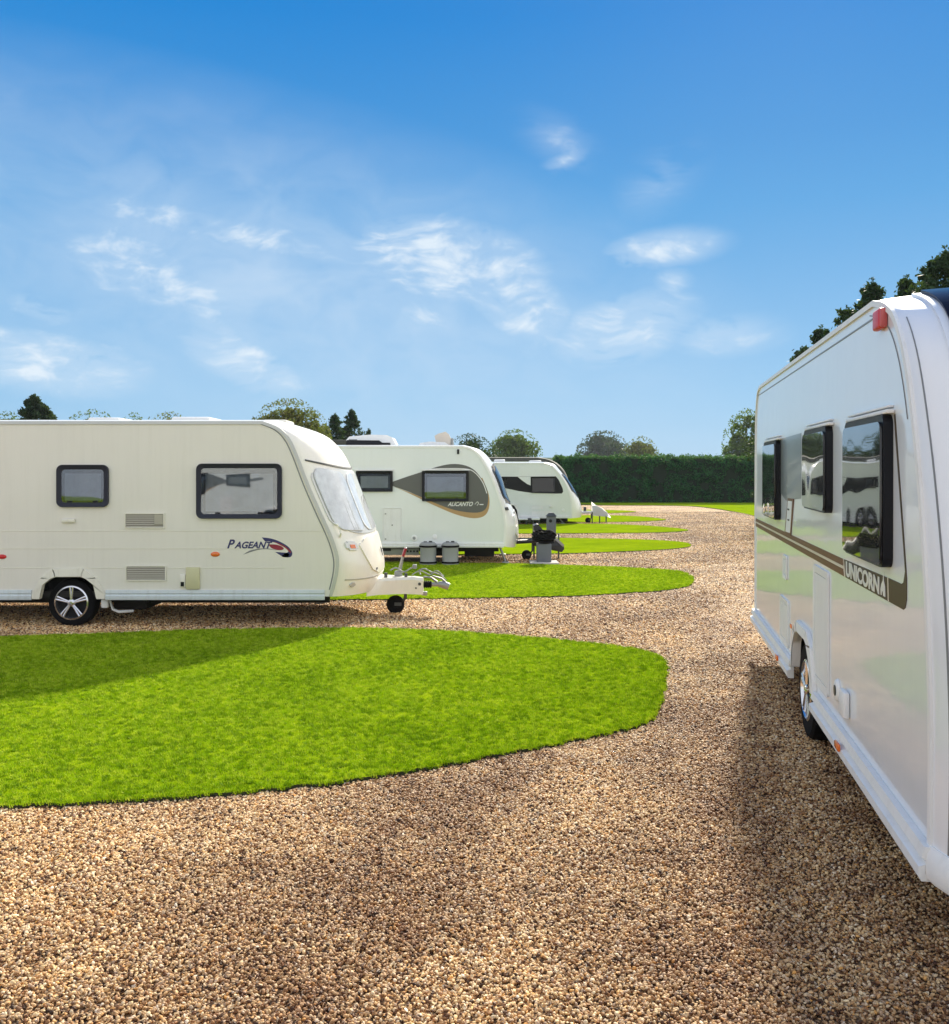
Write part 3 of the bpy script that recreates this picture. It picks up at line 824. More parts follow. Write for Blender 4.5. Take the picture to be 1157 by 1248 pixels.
# hitch
def hitch(root, u0, u1, z0, z1, w0=0.55, w1=0.12, m='cream_trim'):
    bm = bmesh.new()
    n = 6
    prev = None
    for k in range(n + 1):
        a = k / n; u = u0 + (u1 - u0) * a; w = (w0 + (w1 - w0) * min(1, a * 1.5) ** 0.6)
        zz = z1 - 0.015 * (a > 0.98); zb = z0 + 0.03 * (1 - a)
        r = [bm.verts.new(c) for c in ((u, -w, zb), (u, -w, zz - 0.03), (u, -w + 0.03, zz), (u, w - 0.03, zz), (u, w, zz - 0.03), (u, w, zb))]
        if prev:
            for j in range(6): bm.faces.new((prev[j], prev[(j + 1) % 6], r[(j + 1) % 6], r[j]))
        else: bm.faces.new(r)
        prev = r
    bm.faces.new(prev)
    h = mk('hitch_cover', bm, m, root)
    bm = bmesh.new()
    prof = []
    for k in range(9): prof.append((0.052 if k % 2 else 0.038, k * 0.013))
    rr = bmesh.new()
    for k, (r, d) in enumerate(prof): pass
    lathe(bm, [(r, d) for r, d in prof], 16, 'z', (0, 0, 0))
    for v in bm.verts: v.co = Vector((u1 + 0.005 + v.co.z, v.co.y, (z0 + z1) / 2 + 0.01 + v.co.x))
    mk('bellows', bm, 'rubber', root)
    bm = bmesh.new()
    zc = (z0 + z1) / 2 + 0.01
    tube(bm, [(u1 + 0.10, 0, zc), (u1 + 0.22, 0, zc)], 0.028, 10)
    tube(bm, [(u1 + 0.2, 0, zc + 0.005), (u1 + 0.27, 0, zc - 0.005), (u1 + 0.335, 0, zc - 0.03)], [0.035, 0.05, 0.045], 12)
    tube(bm, [(u1 + 0.18, 0, zc + 0.03), (u1 + 0.10, 0, zc + 0.09), (u1 + 0.0, 0, zc + 0.10)], [0.018, 0.014, 0.012], 8)
    tube(bm, [(u1 + 0.30, 0, zc + 0.02), (u1 + 0.24, 0, zc + 0.075), (u1 + 0.12, 0, zc + 0.11)], [0.014, 0.014, 0.011], 8)
    box(bm, u1 - 0.02, u1 + 0.05, -0.03, 0.03, z0 - 0.02, z0 + 0.03, 0.006)
    mk('coupling_head', bm, 'galv', root)
    return h
hz0, hz1 = a1(0, 724, 1.1)[1], a1(0, 703, 1.1)[1]
hu0, hu1 = a1(452, 0, 1.1)[0], a1(516, 0, 1.1)[0]
hitch(car1, hu0, hu1, hz0, hz1, 0.5, 0.10)
jockey(car1, a1(482, 0, 1.1)[0], 0.0, 0.118, 0.34)
bm = bmesh.new()
p0, p1, p2 = a1(485, 704, 1.1), a1(488, 690, 1.1), a1(490.5, 679, 1.1)
tube(bm, [(p0[0], 0.06, p0[1]), (p1[0], 0.06, p1[1]), (p2[0], 0.06, p2[1])], [0.03, 0.022, 0.018], 8)
box(bm, p0[0] - 0.05, p0[0] + 0.05, 0.02, 0.1, p0[1] - 0.02, p0[1] + 0.08, 0.015)
hb = mk('handbrake_lever', bm, 'galv', car1)
p3 = a1(494, 669, 1.1)
bm = bmesh.new(); tube(bm, [(p2[0], 0.06, p2[1]), (p3[0], 0.06, p3[1])], 0.02, 8); mk('handbrake_grip', bm, 'maroon', hb)
bm = bmesh.new(); bmesh.ops.create_uvsphere(bm, u_segments=10, v_segments=8, radius=0.018)
for v in bm.verts: v.co += Vector((p3[0], 0.06, p3[1]))
mk('handbrake_button', bm, 'silver_ink', hb)
# cables, latch and clutter on the A-frame
bm = bmesh.new()
cab = [a1(476, 695, 1.1), a1(483, 692, 1.1), a1(492, 697, 1.1), a1(500, 693, 1.1), a1(507, 689, 1.1)]
tube(bm, [(p[0], -0.04, p[1]) for p in spline(cab, 4)], 0.011, 6)
cab = [a1(513, 700, 1.1), a1(511, 695, 1.1), a1(518, 693, 1.1), a1(526, 697, 1.1), a1(536, 700, 1.1), a1(544, 707, 1.1)]
tube(bm, [(p[0], -0.06 + 0.1 * (k % 3) * 0.1, p[1]) for k, p in enumerate(spline(cab, 4))], 0.009, 6)
cab = [a1(502, 701, 1.1), a1(512, 696, 1.1), a1(524, 701, 1.1), a1(532, 696, 1.1), a1(541, 703, 1.1)]
tube(bm, [(p[0], 0.02, p[1]) for p in spline(cab, 4)], 0.008, 6)
box(bm, a1(503, 0, 1.1)[0], a1(508, 0, 1.1)[0], -0.06, 0.0, a1(0, 693, 1.1)[1], a1(0, 688, 1.1)[1], 0.008)
mk('breakaway_cable', bm, 'grey_plastic', car1)
bm = bmesh.new()
tube(bm, [(a1(471, 0, 1.1)[0], -0.1, hz1), (a1(471, 0, 1.1)[0], -0.1, hz1 + 0.06)], 0.022, 8)
tube(bm, [(a1(495, 0, 1.1)[0], -0.05, hz1), (a1(495, 0, 1.1)[0], -0.05, hz1 + 0.05)], 0.02, 8)
mk('spare_plug', bm, 'dark_plastic', car1)
bm = bmesh.new()
for px, py in ((474, 718.5), (507.5, 716)):
    lathe(bm, [(0.012, -0.004), (0.012, 0.003)], 10, 'y', (a1(px, 0, 1.1)[0], -0.102, a1(0, py, 1.1)[1]))
lathe(bm, [(0.02, -0.004), (0.02, 0.003)], 12, 'y', (a1(512, 0, 1.1)[0], -0.102, a1(0, 711, 1.1)[1]))
mk('cover_screw', bm, 'dark_plastic', car1)
# underslung gear
bm = bmesh.new()
box(bm, a1(135, 0, .3)[0], a1(176, 0, .3)[0], -0.75, -0.1, 0.16, FZ - 0.02, 0.02)
box(bm, a1(290, 0, .3)[0], a1(330, 0, .3)[0], -0.6, 0.4, FZ - 0.12, FZ - 0.02, 0.02)
mk('spare_wheel_carrier', bm, 'under', car1)
bm = bmesh.new(); tube(bm, [(a1(128, 0)[0], ys + 0.12, 0.32), (a1(133, 0)[0], ys + 0.12, 0.20), (a1(140, 0)[0], ys + 0.12, 0.17), (a1(155, 0)[0], ys + 0.2, 0.17)], 0.018, 8)
box(bm, a1(120, 0)[0], a1(129, 0)[0], ys + 0.06, ys + 0.12, 0.22, 0.33, 0.02); mk('drain_pipe', bm, 'white_trim', car1)
steady(car1, ur + 0.25, ys + 0.25, FZ); steady(car1, a1(345, 0)[0], -ys - 0.25, FZ)

# ================================================================== CARAVAN 2 (white with grey teardrop)
Z2 = 18.6
def l2(px, py, d=0.0):
    k = F / (Z2 + d); return ((px - CX) / k, EYE - (py - HY) / k)
X2 = l2(395, 0)[0]
car2 = thing('caravan', 'white touring caravan with dark grey teardrop decal lettered ALICANTO', 'caravan', (X2, Z2 + W / 2, 0), 0)
def a2(px, py, d=0.0):
    u, z = l2(px, py, d); return (u - X2, z)
def z3(x, y, d=0.0): return a2(400 + x / 4.82, 510 + y / 4.82, d)
FZ = z3(0, 752)[1]
fe = [z3(1035, 752), z3(1041, 690), z3(1041, 610), z3(1032, 540), z3(1004, 450), z3(965, 350), z3(925, 270), z3(885, 210), z3(845, 178), z3(790, 163)]
fc = [z3(1100, 745, 1.1), z3(1112, 690, 1.1), z3(1108, 600, 1.1), z3(1086, 530, 1.1), z3(1050, 460, 1.1), z3(1014, 350, 1.1), z3(968, 265, 1.1), z3(925, 212, 1.1), z3(880, 182, 1.1), z3(800, 168, 1.1)]
zt = fe[-1][1]
fc[-1] = (fc[-1][0], zt + 0.05); fc[-2] = (fc[-2][0], max(fc[-2][1], zt - 0.05))
ur = -3.3
re = [(ur + 0.02, FZ), (ur, FZ + 0.4), (ur, 1.4), (ur + 0.04, zt - 0.4), (ur + 0.12, zt - 0.12), (ur + 0.35, zt)]
rc = [(ur - 0.06, FZ), (ur - 0.1, FZ + 0.4), (ur - 0.1, 1.4), (ur - 0.06, zt - 0.36), (ur + 0.04, zt - 0.04), (ur + 0.35, zt + 0.05)]
sh2 = Shell(W, fe, fc, re, rc, p=2.8, q=1.35)
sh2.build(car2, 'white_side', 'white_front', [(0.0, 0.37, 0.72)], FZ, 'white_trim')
for yy in (ys, -ys):
    arch_trim(car2, yy, 0.0, 0.37, 0.72, FZ, 0.08)
    wheel(car2, 0.0, yy + (0.14 if yy < 0 else -0.14), 0.31, 0.31, 0.20, sgn=-1 if yy < 0 else 1)
    rail(car2, yy, ur + 0.02, fe[0][0] - 0.01, z3(0, 758)[1], z3(0, 728)[1], 'white_trim', 0.03, gap=[(-0.46, 0.46)])
c3 = lambda x, y: z3(x, y)
decal([(378, 398), (460, 432), (550, 476), (640, 518), (740, 560), (830, 584), (895, 582), (932, 558), (948, 510), (945, 450), (925, 395), (900, 350), (900, 520), (850, 545), (740, 530), (550, 460), (378, 398)], 'gold', 0, 'decal_crescent', car2, c3, n=3)
decal([(378, 372), (460, 343), (550, 314), (640, 284), (720, 268), (790, 272), (850, 296), (898, 348), (932, 410), (941, 470), (930, 525), (895, 550), (830, 552), (740, 537), (650, 505), (550, 462), (460, 425), (378, 395), (378, 372)], 'slate', 2, 'decal_teardrop', car2, c3, n=3)
decal([(60, 350), (120, 352), (165, 358), (165, 380), (120, 378), (60, 368)], 'slate', 2, 'decal_tail', car2, c3, n=1)
bm = bmesh.new(); plate(bm, [z3(*p) for p in ribbon(spline([(590, 298), (700, 294), (820, 298), (870, 325), (910, 378), (933, 440)], 4), 5)], ys - 0.008, ys - 0.001); mk('decal_line', bm, 'silver_ink', car2, None)
def zr(a, b, c, d): return (z3(a, 0)[0], z3(b, 0)[0], z3(0, d)[1], z3(0, c)[1])
window(car2, ys, *zr(552, 826, 308, 486), r=0.02, fw=0.055, proud=0.04, fm='seal', pm='pane')
window(car2, ys, *zr(164, 380, 308, 430), r=0.02, fw=0.05, proud=0.04, fm='seal', pm='pane', bmx='blind_light')
bm = bmesh.new(); box(bm, *zr(155, 385, 300, 306)[:2], ys - 0.02, ys - 0.001, zr(155, 385, 300, 306)[2], zr(155, 385, 300, 306)[3]); box(bm, *zr(545, 832, 299, 305)[:2], ys - 0.02, ys - 0.0085, zr(0, 0, 299, 305)[2], zr(0, 0, 299, 305)[3]); mk('window_gutter', bm, 'white_trim', car2)
hatch(car2, 'locker_door', ys, *zr(320, 434, 525, 728))
bm = bmesh.new()
for x, y in ((338, 560), (338, 708)):
    u, z = z3(x, y); box(bm, u - 0.015, u + 0.015, ys - 0.018, ys - 0.0125, z - 0.012, z + 0.012)
mk('hinge', bm, 'grey_plastic', car2)
bm = bmesh.new(); u, z = z3(506, 703); lathe(bm, [(0.05, -0.016), (0.062, -0.012), (0.065, -0.001)], 20, 'y', (u, ys, z)); fv = mk('flue_vent', bm, 'white_trim', car2)
bm = bmesh.new(); lathe(bm, [(0.032, -0.02), (0.032, -0.0165)], 16, 'y', (u, ys, z)); mk('flue_grille', bm, 'grey_plastic', fv)
bm = bmesh.new(); u, z = z3(626, 695); lathe(bm, [(0.03, -0.014), (0.045, -0.01), (0.05, -0.001)], 16, 'y', (u, ys, z)); mk('water_filler', bm, 'white_trim', car2)
bm = bmesh.new(); u, z = z3(764, 195); box(bm, u - 0.022, u + 0.022, ys - 0.03, ys - 0.001, z - 0.05, z + 0.05, 0.01); mk('marker_lamp', bm, 'seal', car2)
bm = bmesh.new()
u, z = z3(704, 514)
text_mesh(bm, 'ALICANTO', 0.118, u, z, ys - 0.0075, 0.4, 0.003, 0.84)
p = [z3(862, 505), z3(878, 488), z3(885, 498), z3(875, 512)]
for a, b in zip(p, p[1:]): tube(bm, [(a[0], ys - 0.008, a[1]), (b[0], ys - 0.008, b[1])], 0.006, 5)
u, z = z3(890, 508); box(bm, u, u + 0.08, ys - 0.009, ys - 0.0065, z, z + 0.018)
mk('lettering', bm, 'silver_ink', car2, None)
bm = bmesh.new(); sh2.patch(bm, 1.24, 2.02, -0.90, 0.90, 0.012, nk=14, nt_=28, rnd=0.6); w2 = mk('front_window', bm, 'seal', car2, 50)
bm = bmesh.new(); sh2.patch(bm, 1.28, 1.98, -0.84, 0.84, 0.02, nk=12, nt_=26, base=0.0125, rnd=0.6); mk('pane', bm, M['pane_dark'], w2, 50)
bm = bmesh.new(); sh2.patch(bm, 1.27, 1.99, -0.83, 0.83, 0.0122, nk=10, nt_=26, base=0.0121); mk('interior', bm, 'interior', w2, 50)
bm = bmesh.new(); sh2.patch(bm, 1.10, 1.16, -0.97, -0.90, 0.03, nk=2, nt_=3); sh2.patch(bm, 1.10, 1.16, 0.90, 0.97, 0.03, nk=2, nt_=3); mk('grab_handle', bm, 'dark_plastic', car2)
bm = bmesh.new(); sh2.patch(bm, 0.55, 1.08, -0.7, 0.7, 0.02, nk=10, nt_=20, rnd=0.6); mk('gas_locker_lid', bm, 'white_front', car2, 50)
# rooftop gear
rz = zt + 0.03
def prism_u(root, name, prof, y0, y1, m, bev=0.015):
    bm = bmesh.new(); plate(bm, prof, y0, y1)
    return mk(name, bm, m, root)
ac = prism_u(car2, 'air_conditioner', [z3(118, 158, .8), z3(106, 126, .8), z3(124, 106, .8), z3(240, 95, .8), z3(345, 97, .8), z3(378, 112, .8), z3(402, 158, .8)], -0.32, 0.32, 'white_trim')
bm = bmesh.new(); plate(bm, [z3(103, 158, .8), z3(110, 127, .8), z3(300, 129, .8), z3(318, 142, .8), z3(364, 143, .8), z3(368, 158, .8)], -0.335, -0.321); mk('intake_grille', bm, 'seal', ac)
bm = bmesh.new(); box(bm, z3(122, 0, .8)[0], z3(170, 0, .8)[0], -0.324, -0.3205, z3(0, 128, .8)[1], z3(0, 122, .8)[1]); mk('badge', bm, 'grey_ink', ac)
prism_u(car2, 'rooflight', [z3(532, 163, 1), z3(545, 146, 1), z3(600, 138, 1), z3(690, 142, 1), z3(718, 163, 1)], -0.35, 0.35, 'white_trim')
dm = prism_u(car2, 'satellite_dome', [z3(640, 158, 1.2), z3(628, 104, 1.2), z3(650, 92, 1.2), z3(692, 80, 1.2), z3(712, 96, 1.2), z3(722, 118, 1.2), z3(720, 158, 1.2)], -0.15, 0.25, 'beige_box')
prism_u(dm, 'dome_side', [z3(722, 158, 1.2), z3(723, 118, 1.2), z3(735, 118, 1.2), z3(738, 158, 1.2)], -0.1, 0.2, 'grey_plastic')
plain_far_side(car2, W, ur, fe[0][0])
bm = bmesh.new(); box(bm, z3(300, 0)[0], z3(532, 0)[0], ys + 0.15, ys + 0.2, z3(0, 806)[1], z3(0, 766)[1], 0.01); cr = mk('chassis_rail', bm, 'grey_plastic', car2)
bm = bmesh.new()
for x in (464, 483, 502, 521): lathe(bm, [(0.02, -0.004), (0.02, 0.001)], 12, 'y', (z3(x, 0)[0], ys + 0.15, z3(0, 784)[1]))
box(bm, z3(306, 0)[0], z3(366, 0)[0], ys + 0.144, ys + 0.149, z3(0, 782)[1], z3(0, 768)[1])
mk('rail_hole', bm, 'seal', cr)
bm = bmesh.new()
box(bm, z3(800, 0)[0], z3(980, 0)[0], ys + 0.5, -ys - 0.5, 0.12, FZ - 0.05, 0.03)
box(bm, z3(560, 0)[0], z3(760, 0)[0], ys + 0.7, -ys - 0.5, 0.12, FZ - 0.05, 0.03); mk('underslung_locker', bm, 'under', car2)
steady(car2, z3(1045, 0)[0] - 0.12, ys + 0.2, FZ); steady(car2, z3(1045, 0)[0] - 0.12, -ys - 0.2, FZ)
# black A-frame with jockey wheel
bm = bmesh.new()
hu = a2(628, 0, 1.1)[0]; hx = a2(662, 0, 1.1)[0]
for sgn in (-1, 1):
    tube(bm, [(hu - 0.3, sgn * 0.5, 0.40), (hx, sgn * 0.04, 0.42)], 0.045, 8)
tube(bm, [(hx - 0.15, 0, 0.42), (hx + 0.28, 0, 0.45)], [0.05, 0.04], 8)
mk('a_frame', bm, 'black_cover', car2)
jockey(car2, a2(642, 0, 1.1)[0], 0.0, 0.105, 0.5)

def copy_tree(o, parent=None):
    c = o.copy(); COL.objects.link(c)
    if parent: c.parent = parent
    for ch in list(o.children): copy_tree(ch, c)
    return c
back = copy_tree(car2)
back.location = (-6.6, -8.5, 0); back.rotation_euler = (0, 0, R(172))
back['label'] = 'pale caravan mirrored in the side windows of the cream caravan'
# water containers in front of caravan 2
def container(cx, label):
    x, y = (cx - CX) / F * 18.42, 18.42
    t = thing('water_container', label, 'water container', (x, y, 0), 0, 'water containers beside the caravan')
    bm = bmesh.new()
    lathe(bm, [(0.135, 0.055), (0.165, 0.06), (0.165, 0.09), (0.158, 0.11), (0.165, 0.25), (0.162, 0.36), (0.168, 0.385), (0.15, 0.395)], 28, 'z'); mk('barrel', bm, 'grey_plastic', t)
    bm = bmesh.new(); lathe(bm, [(0.174, 0.055), (0.178, 0.06), (0.178, 0.085), (0.172, 0.09)], 28, 'z', closed=True)
    lathe(bm, [(0.174, 0.375), (0.182, 0.385), (0.182, 0.405), (0.172, 0.41)], 28, 'z', closed=True); mk('band', bm, 'rubber', t)
    bm = bmesh.new(); lathe(bm, [(0.165, 0.0), (0.17, 0.01), (0.17, 0.05), (0.15, 0.054)], 28, 'z'); mk('base', bm, 'grey_plastic', t)
    bm = bmesh.new(); lathe(bm, [(0.17, 0.411), (0.165, 0.44), (0.13, 0.47), (0.06, 0.475)], 28, 'z'); cap = mk('lid', bm, 'grey_plastic', t)
    bm = bmesh.new(); lathe(bm, [(0.035, 0.476), (0.035, 0.495), (0.03, 0.5)], 14, 'z', (0.05, -0.05, 0)); box(bm, -0.09, -0.02, -0.05, -0.02, 0.474, 0.492, 0.005); mk('cap', bm, 'dark_plastic', cap)
    return t
container(522, 'grey rolling water barrel nearer the row of rail holes and the locker door')
container(549, 'grey rolling water barrel nearer the front of the teardrop decal caravan')

# black hitch cover beyond caravan 2 hitch
t = thing('hitch_cover', 'black wedge shaped cover resting over the hitch behind the grey service post', 'cover', ((672 - CX) / F * 19.9, 19.9, 0))
bm = bmesh.new()
kx = F / 19.9
def hx3(px, py): return ((px - 672) / kx, EYE - (py - HY) / kx)
plate(bm, [hx3(650, 664), hx3(650, 640), hx3(655, 638), hx3(661, 645), hx3(672, 655), hx3(686, 664), hx3(687, 668), hx3(684, 672), hx3(664, 668)], -0.22, 0.22)
bmesh.ops.bevel(bm, geom=list(bm.edges), offset=0.01, segments=1, affect='EDGES'); mk('cover_sheet', bm, 'black_cover', t)
bm = bmesh.new()
plate(bm, ribbon([hx3(672, 653), hx3(679, 658), hx3(686, 664.5)], 0.05), -0.24, 0.24); mk('cover_edge', bm, 'grey_plastic', t)
bm = bmesh.new()
for px in (651, 681): box(bm, (px - 672) / kx - 0.015, (px - 672) / kx + 0.015, -0.03, 0.03, 0.0, 0.55)
mk('leg', bm, 'dark_plastic', t)

def post(px, py, w, h, label, lean=0, m='post_grey', cap=True, pad=True):
    x, y = gp(px, py)
    t = thing('service_post', label, 'service post', (x, y, 0))
    bm = bmesh.new(); box(bm, -w / 2, w / 2, -w / 2, w / 2, 0.03, h, 0.012); mk('body', bm, m, t)
    if cap:
        bm = bmesh.new(); bmesh.ops.create_cone(bm, cap_ends=True, segments=4, radius1=w * 0.85, radius2=w * 0.35, depth=0.1, matrix=Matrix.Translation((0, 0, h + 0.052)) @ Matrix.Rotation(R(45), 4, 'Z')); mk('cap', bm, 'dark_plastic', t)
        bm = bmesh.new(); lathe(bm, [(0.045, -0.012), (0.05, -0.001)], 14, 'y', (-0.03, -w / 2, h - 0.13)); mk('socket', bm, 'seal', t)
    if pad:
        bm = bmesh.new(); box(bm, -w, w, -w, w, 0.0, 0.045, 0.008); mk('pad', bm, 'concrete', t)
    return t
post(663, 687, 0.29, 0.42, 'squat blue grey service post on a pale concrete pad beside the hitch', cap=False)
post(672, 655, 0.26, 0.62, 'grey service post with dark cap and round socket, standing before the far caravan')
# dark bundle on top of the post: coiled cable
x, y = gp(663, 687)
bm = bmesh.new()
rnd = random.Random(5)
for k in range(26):
    r0 = rnd.uniform(0.12, 0.23); cz = 0.455 + rnd.uniform(0, 0.17); tx, ty = rnd.uniform(-0.5, 0.5), rnd.uniform(-0.5, 0.5); ox, oy = rnd.uniform(-0.05, 0.06), rnd.uniform(-0.05, 0.05)
    pts = [(ox + math.cos(a) * r0, oy + math.sin(a) * r0 * 0.8, max(0.438, cz + (math.cos(a) * tx + math.sin(a) * ty) * 0.12)) for a in [2 * math.pi * j / 18 for j in range(19)]]
    tube(bm, pts, 0.017, 6)
o = mk('coiled_cable', bm, 'rubber', None); o.location = (x, y, 0)
tag(o, 'tangled black cable coiled in a heap on top of the squat service post', 'cable')

# ================================================================== CARAVAN 3
Z3 = 34.0
def l3(px, py, d=0.0):
    k = F / (Z3 + d); return ((px - CX) / k, EYE - (py - HY) / k)
X3 = l3(600, 0)[0]
car3 = thing('caravan', 'distant white caravan with black wraparound window band, behind the grey service posts', 'caravan', (X3, Z3 + W / 2, 0), 0)
def a3(px, py, d=0.0):
    u, z = l3(px, py, d); return (u - X3, z)
def y3(x, y, d=0.0): return a3(600 + x / 7.713, 550 + y / 7.713, d)
FZ = y3(0, 628)[1]
fe = [y3(748, 628), y3(748, 540), y3(742, 460), y3(722, 380), y3(688, 300), y3(640, 225), y3(590, 165), y3(545, 128), y3(480, 110)]
fc = [y3(832, 612, 1.1), y3(840, 560, 1.1), y3(826, 495, 1.1), y3(796, 420, 1.1), y3(748, 335, 1.1), y3(688, 245, 1.1), y3(630, 180, 1.1), y3(580, 140, 1.1), y3(500, 118, 1.1)]
zt = fe[-1][1]; fc[-1] = (fc[-1][0], zt + 0.05); fc[-2] = (fc[-2][0], max(fc[-2][1], zt - 0.04))
ur = -3.3
re = [(ur + 0.02, FZ), (ur, FZ + 0.4), (ur, 1.4), (ur + 0.04, zt - 0.4), (ur + 0.12, zt - 0.12), (ur + 0.35, zt)]
rc = [(ur - 0.06, FZ), (ur - 0.1, FZ + 0.4), (ur - 0.1, 1.4), (ur - 0.06, zt - 0.36), (ur + 0.04, zt - 0.04), (ur + 0.35, zt + 0.05)]
sh3 = Shell(W, fe, fc, re, rc, p=2.8, q=1.35)
AU = y3(150, 0)[0]
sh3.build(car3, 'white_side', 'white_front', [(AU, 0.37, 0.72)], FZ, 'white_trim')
for yy in (ys, -ys):
    arch_trim(car3, yy, AU, 0.37, 0.72, FZ, 0.08)
    wheel(car3, AU, yy + (0.14 if yy < 0 else -0.14), 0.31, 0.31, 0.20, sgn=-1 if yy < 0 else 1)
    rail(car3, yy, ur + 0.02, fe[0][0] - 0.01, y3(0, 630)[1], y3(0, 600)[1], 'white_trim', 0.03, gap=[(AU - 0.46, AU + 0.46)])
decal([(-60, 238), (340, 238), (600, 236), (628, 272), (664, 352), (668, 380), (655, 397), (600, 398), (380, 392), (250, 374), (120, 346), (-60, 330)], 'seal', 1, 'window_band', car3, y3, n=1)
def yr(a, b, c, d): return (y3(a, 0)[0], y3(b, 0)[0], y3(0, d)[1], y3(0, c)[1])
window(car3, ys - 0.004, *yr(365, 600, 240, 392), r=0.03, fw=0.05, proud=0.04, fm='seal', pm=M['pane_dark'], bmx='interior', catches=False)
window(car3, ys - 0.004, *yr(10, 150, 244, 345), r=0.03, fw=0.05, proud=0.04, fm='seal', pm=M['pane_dark'], bmx='interior', catches=False)
decal([(240, 240), (362, 240), (362, 322), (330, 308), (290, 280)], 'white_side', 3, 'band_wedge', car3, y3, n=1)
hatch(car3, 'locker_door', ys, *yr(372, 480, 510, 545), lock=False)
hatch(car3, 'locker_door', ys, *yr(372, 560, 560, 596), lock=False)
bm = bmesh.new(); u, z = y3(549, 518); lathe(bm, [(0.04, -0.05), (0.05, -0.03), (0.05, -0.001)], 14, 'y', (u, ys, z)); mk('flue_vent', bm, 'silver_ink', car3)
bm = bmesh.new(); u, z = y3(668, 556); lathe(bm, [(0.05, -0.012), (0.06, -0.001)], 14, 'y', (u, ys, z)); mk('water_filler', bm, 'white_trim', car3)
bm = bmesh.new(); sh3.patch(bm, 1.15, 2.0, -0.9, 0.9, 0.012, nk=12, nt_=24, rnd=0.6); w3 = mk('front_window', bm, 'seal', car3, 50)
bm = bmesh.new(); sh3.patch(bm, 1.2, 1.96, -0.85, 0.85, 0.02, nk=10, nt_=24, base=0.0125, rnd=0.6); mk('pane', bm, M['pane_dark'], w3, 50)
roof_box(car3, 'rooflight', y3(20, 0, 1)[0], y3(120, 0, 1)[0], -0.3, 0.3, zt + 0.03, 0.12, 'white_trim')
roof_box(car3, 'rooflight', y3(350, 0, 1)[0], y3(460, 0, 1)[0], -0.3, 0.3, zt + 0.03, 0.08, 'white_trim')
plain_far_side(car3, W, ur, fe[0][0])
hitch(car3, y3(820, 0, 1.1)[0], y3(945, 0, 1.1)[0], 0.36, 0.46, 0.5, 0.08, 'white_trim')
jockey(car3, y3(902, 0, 1.1)[0], 0.0, 0.105, 0.42)
bm = bmesh.new(); box(bm, y3(860, 0, 1.1)[0], y3(885, 0, 1.1)[0], -0.05, 0.05, 0.46, 0.62, 0.01); mk('handbrake_lever', bm, 'dark_plastic', car3)
bm = bmesh.new(); box(bm, *yr(440, 705, 0, 1)[:2], ys + 0.3, -ys - 0.4, 0.08, FZ - 0.03, 0.03); mk('underslung_locker', bm, 'under', car3)
steady(car3, y3(640, 0)[0], ys + 0.2, FZ)
# step in front of caravan 3
x0 = y3(245, 0)[0] + X3
t = thing('caravan_step', 'low white plastic double step lying beside the far caravan', 'step', (x0 + 0.35, Z3 - 0.3, 0))
bm = bmesh.new(); box(bm, -0.35, -0.02, -0.2, 0.2, 0.19, 0.25, 0.015); box(bm, 0.12, 0.42, -0.2, 0.2, 0.19, 0.27, 0.015); mk('tread', bm, 'white_trim', t)
bm = bmesh.new()
for ux in (-0.33, -0.08, 0.16, 0.37): box(bm, ux, ux + 0.04, -0.18, 0.18, 0, 0.19)
box(bm, -0.02, 0.12, -0.1, 0.1, 0.1, 0.25, 0.01)
mk('frame', bm, 'dark_plastic', t)
# white sheet cover over its hitch
kx = F / 35.0
t = thing('hitch_cover', 'white sheet draped in a slope over a hitch stand on the grass near the hedge', 'cover', ((732 - CX) / kx, 35.0, 0))
bm = bmesh.new()
def hh(px, py): return ((px - 732) / kx, EYE - (py - HY) / kx)
top = [hh(721, 612), hh(727, 616), hh(734, 619), hh(740, 624), hh(743, 629)]
bot = [hh(722, 628), hh(727, 628.5), hh(732, 629.5), hh(738, 629), hh(743.5, 630.5)]
rows = []
for k in range(5):
    row = []
    for j in range(9):
        a = j / 8; w = 0.34 * math.sin(math.pi * (a if a < 0.5 else a)) ; yy = -0.3 + 0.6 * a
        f = 1 - abs(2 * a - 1) ** 2.2
        z = bot[k][1] + (top[k][1] - bot[k][1]) * f + 0.02 * math.sin(j * 2.1 + k)
        row.append(bm.verts.new((top[k][0] * f + bot[k][0] * (1 - f), yy, z)))
    rows.append(row)
for a, b in zip(rows, rows[1:]):
    for j in range(8): bm.faces.new((a[j], a[j + 1], b[j + 1], b[j]))
bmesh.ops.solidify(bm, geom=list(bm.faces), thickness=0.012)
mk('cover_sheet', bm, 'white_sheet', t, 60)
for px in (722, 731, 739):
    bm = bmesh.new(); box(bm, (px - 732) / kx - 0.02, (px - 732) / kx + 0.02, -0.02, 0.02, 0, 0.32 if px > 725 else 0.42); mk('leg', bm, 'dark_plastic', t)

# ================================================================== CARAVAN 5: grey roofed one behind
Z5 = 46.0
def l5(px, py, d=0.0):
    k = F / (Z5 + d); return ((px - CX) / k, EYE - (py - HY) / k)
X5 = l5(620, 0)[0]
car5 = thing('caravan', 'dark grey roofed caravan mostly hidden behind the far white caravan with the black window band', 'caravan', (X5, Z5 + W / 2, 0), 0)
def a5(px, py, d=0.0):
    u, z = l5(px, py, d); return (u - X5, z)
FZ = 0.4
fe = [(a5(690, 0)[0], FZ), a5(692, 610), a5(691, 590), a5(686, 575), a5(677, 565), a5(667, 560), a5(655, 558)]
fc = [(p[0] + 0.2, p[1]) for p in fe]; zt = fe[-1][1]; fc[-1] = (fc[-1][0], zt + 0.05)
ur = -3.4
re = [(ur, FZ), (ur, 1.4), (ur + 0.1, zt - 0.15), (ur + 0.35, zt)]; rc = [(ur - 0.1, FZ), (ur - 0.1, 1.4), (ur, zt - 0.1), (ur + 0.35, zt + 0.05)]
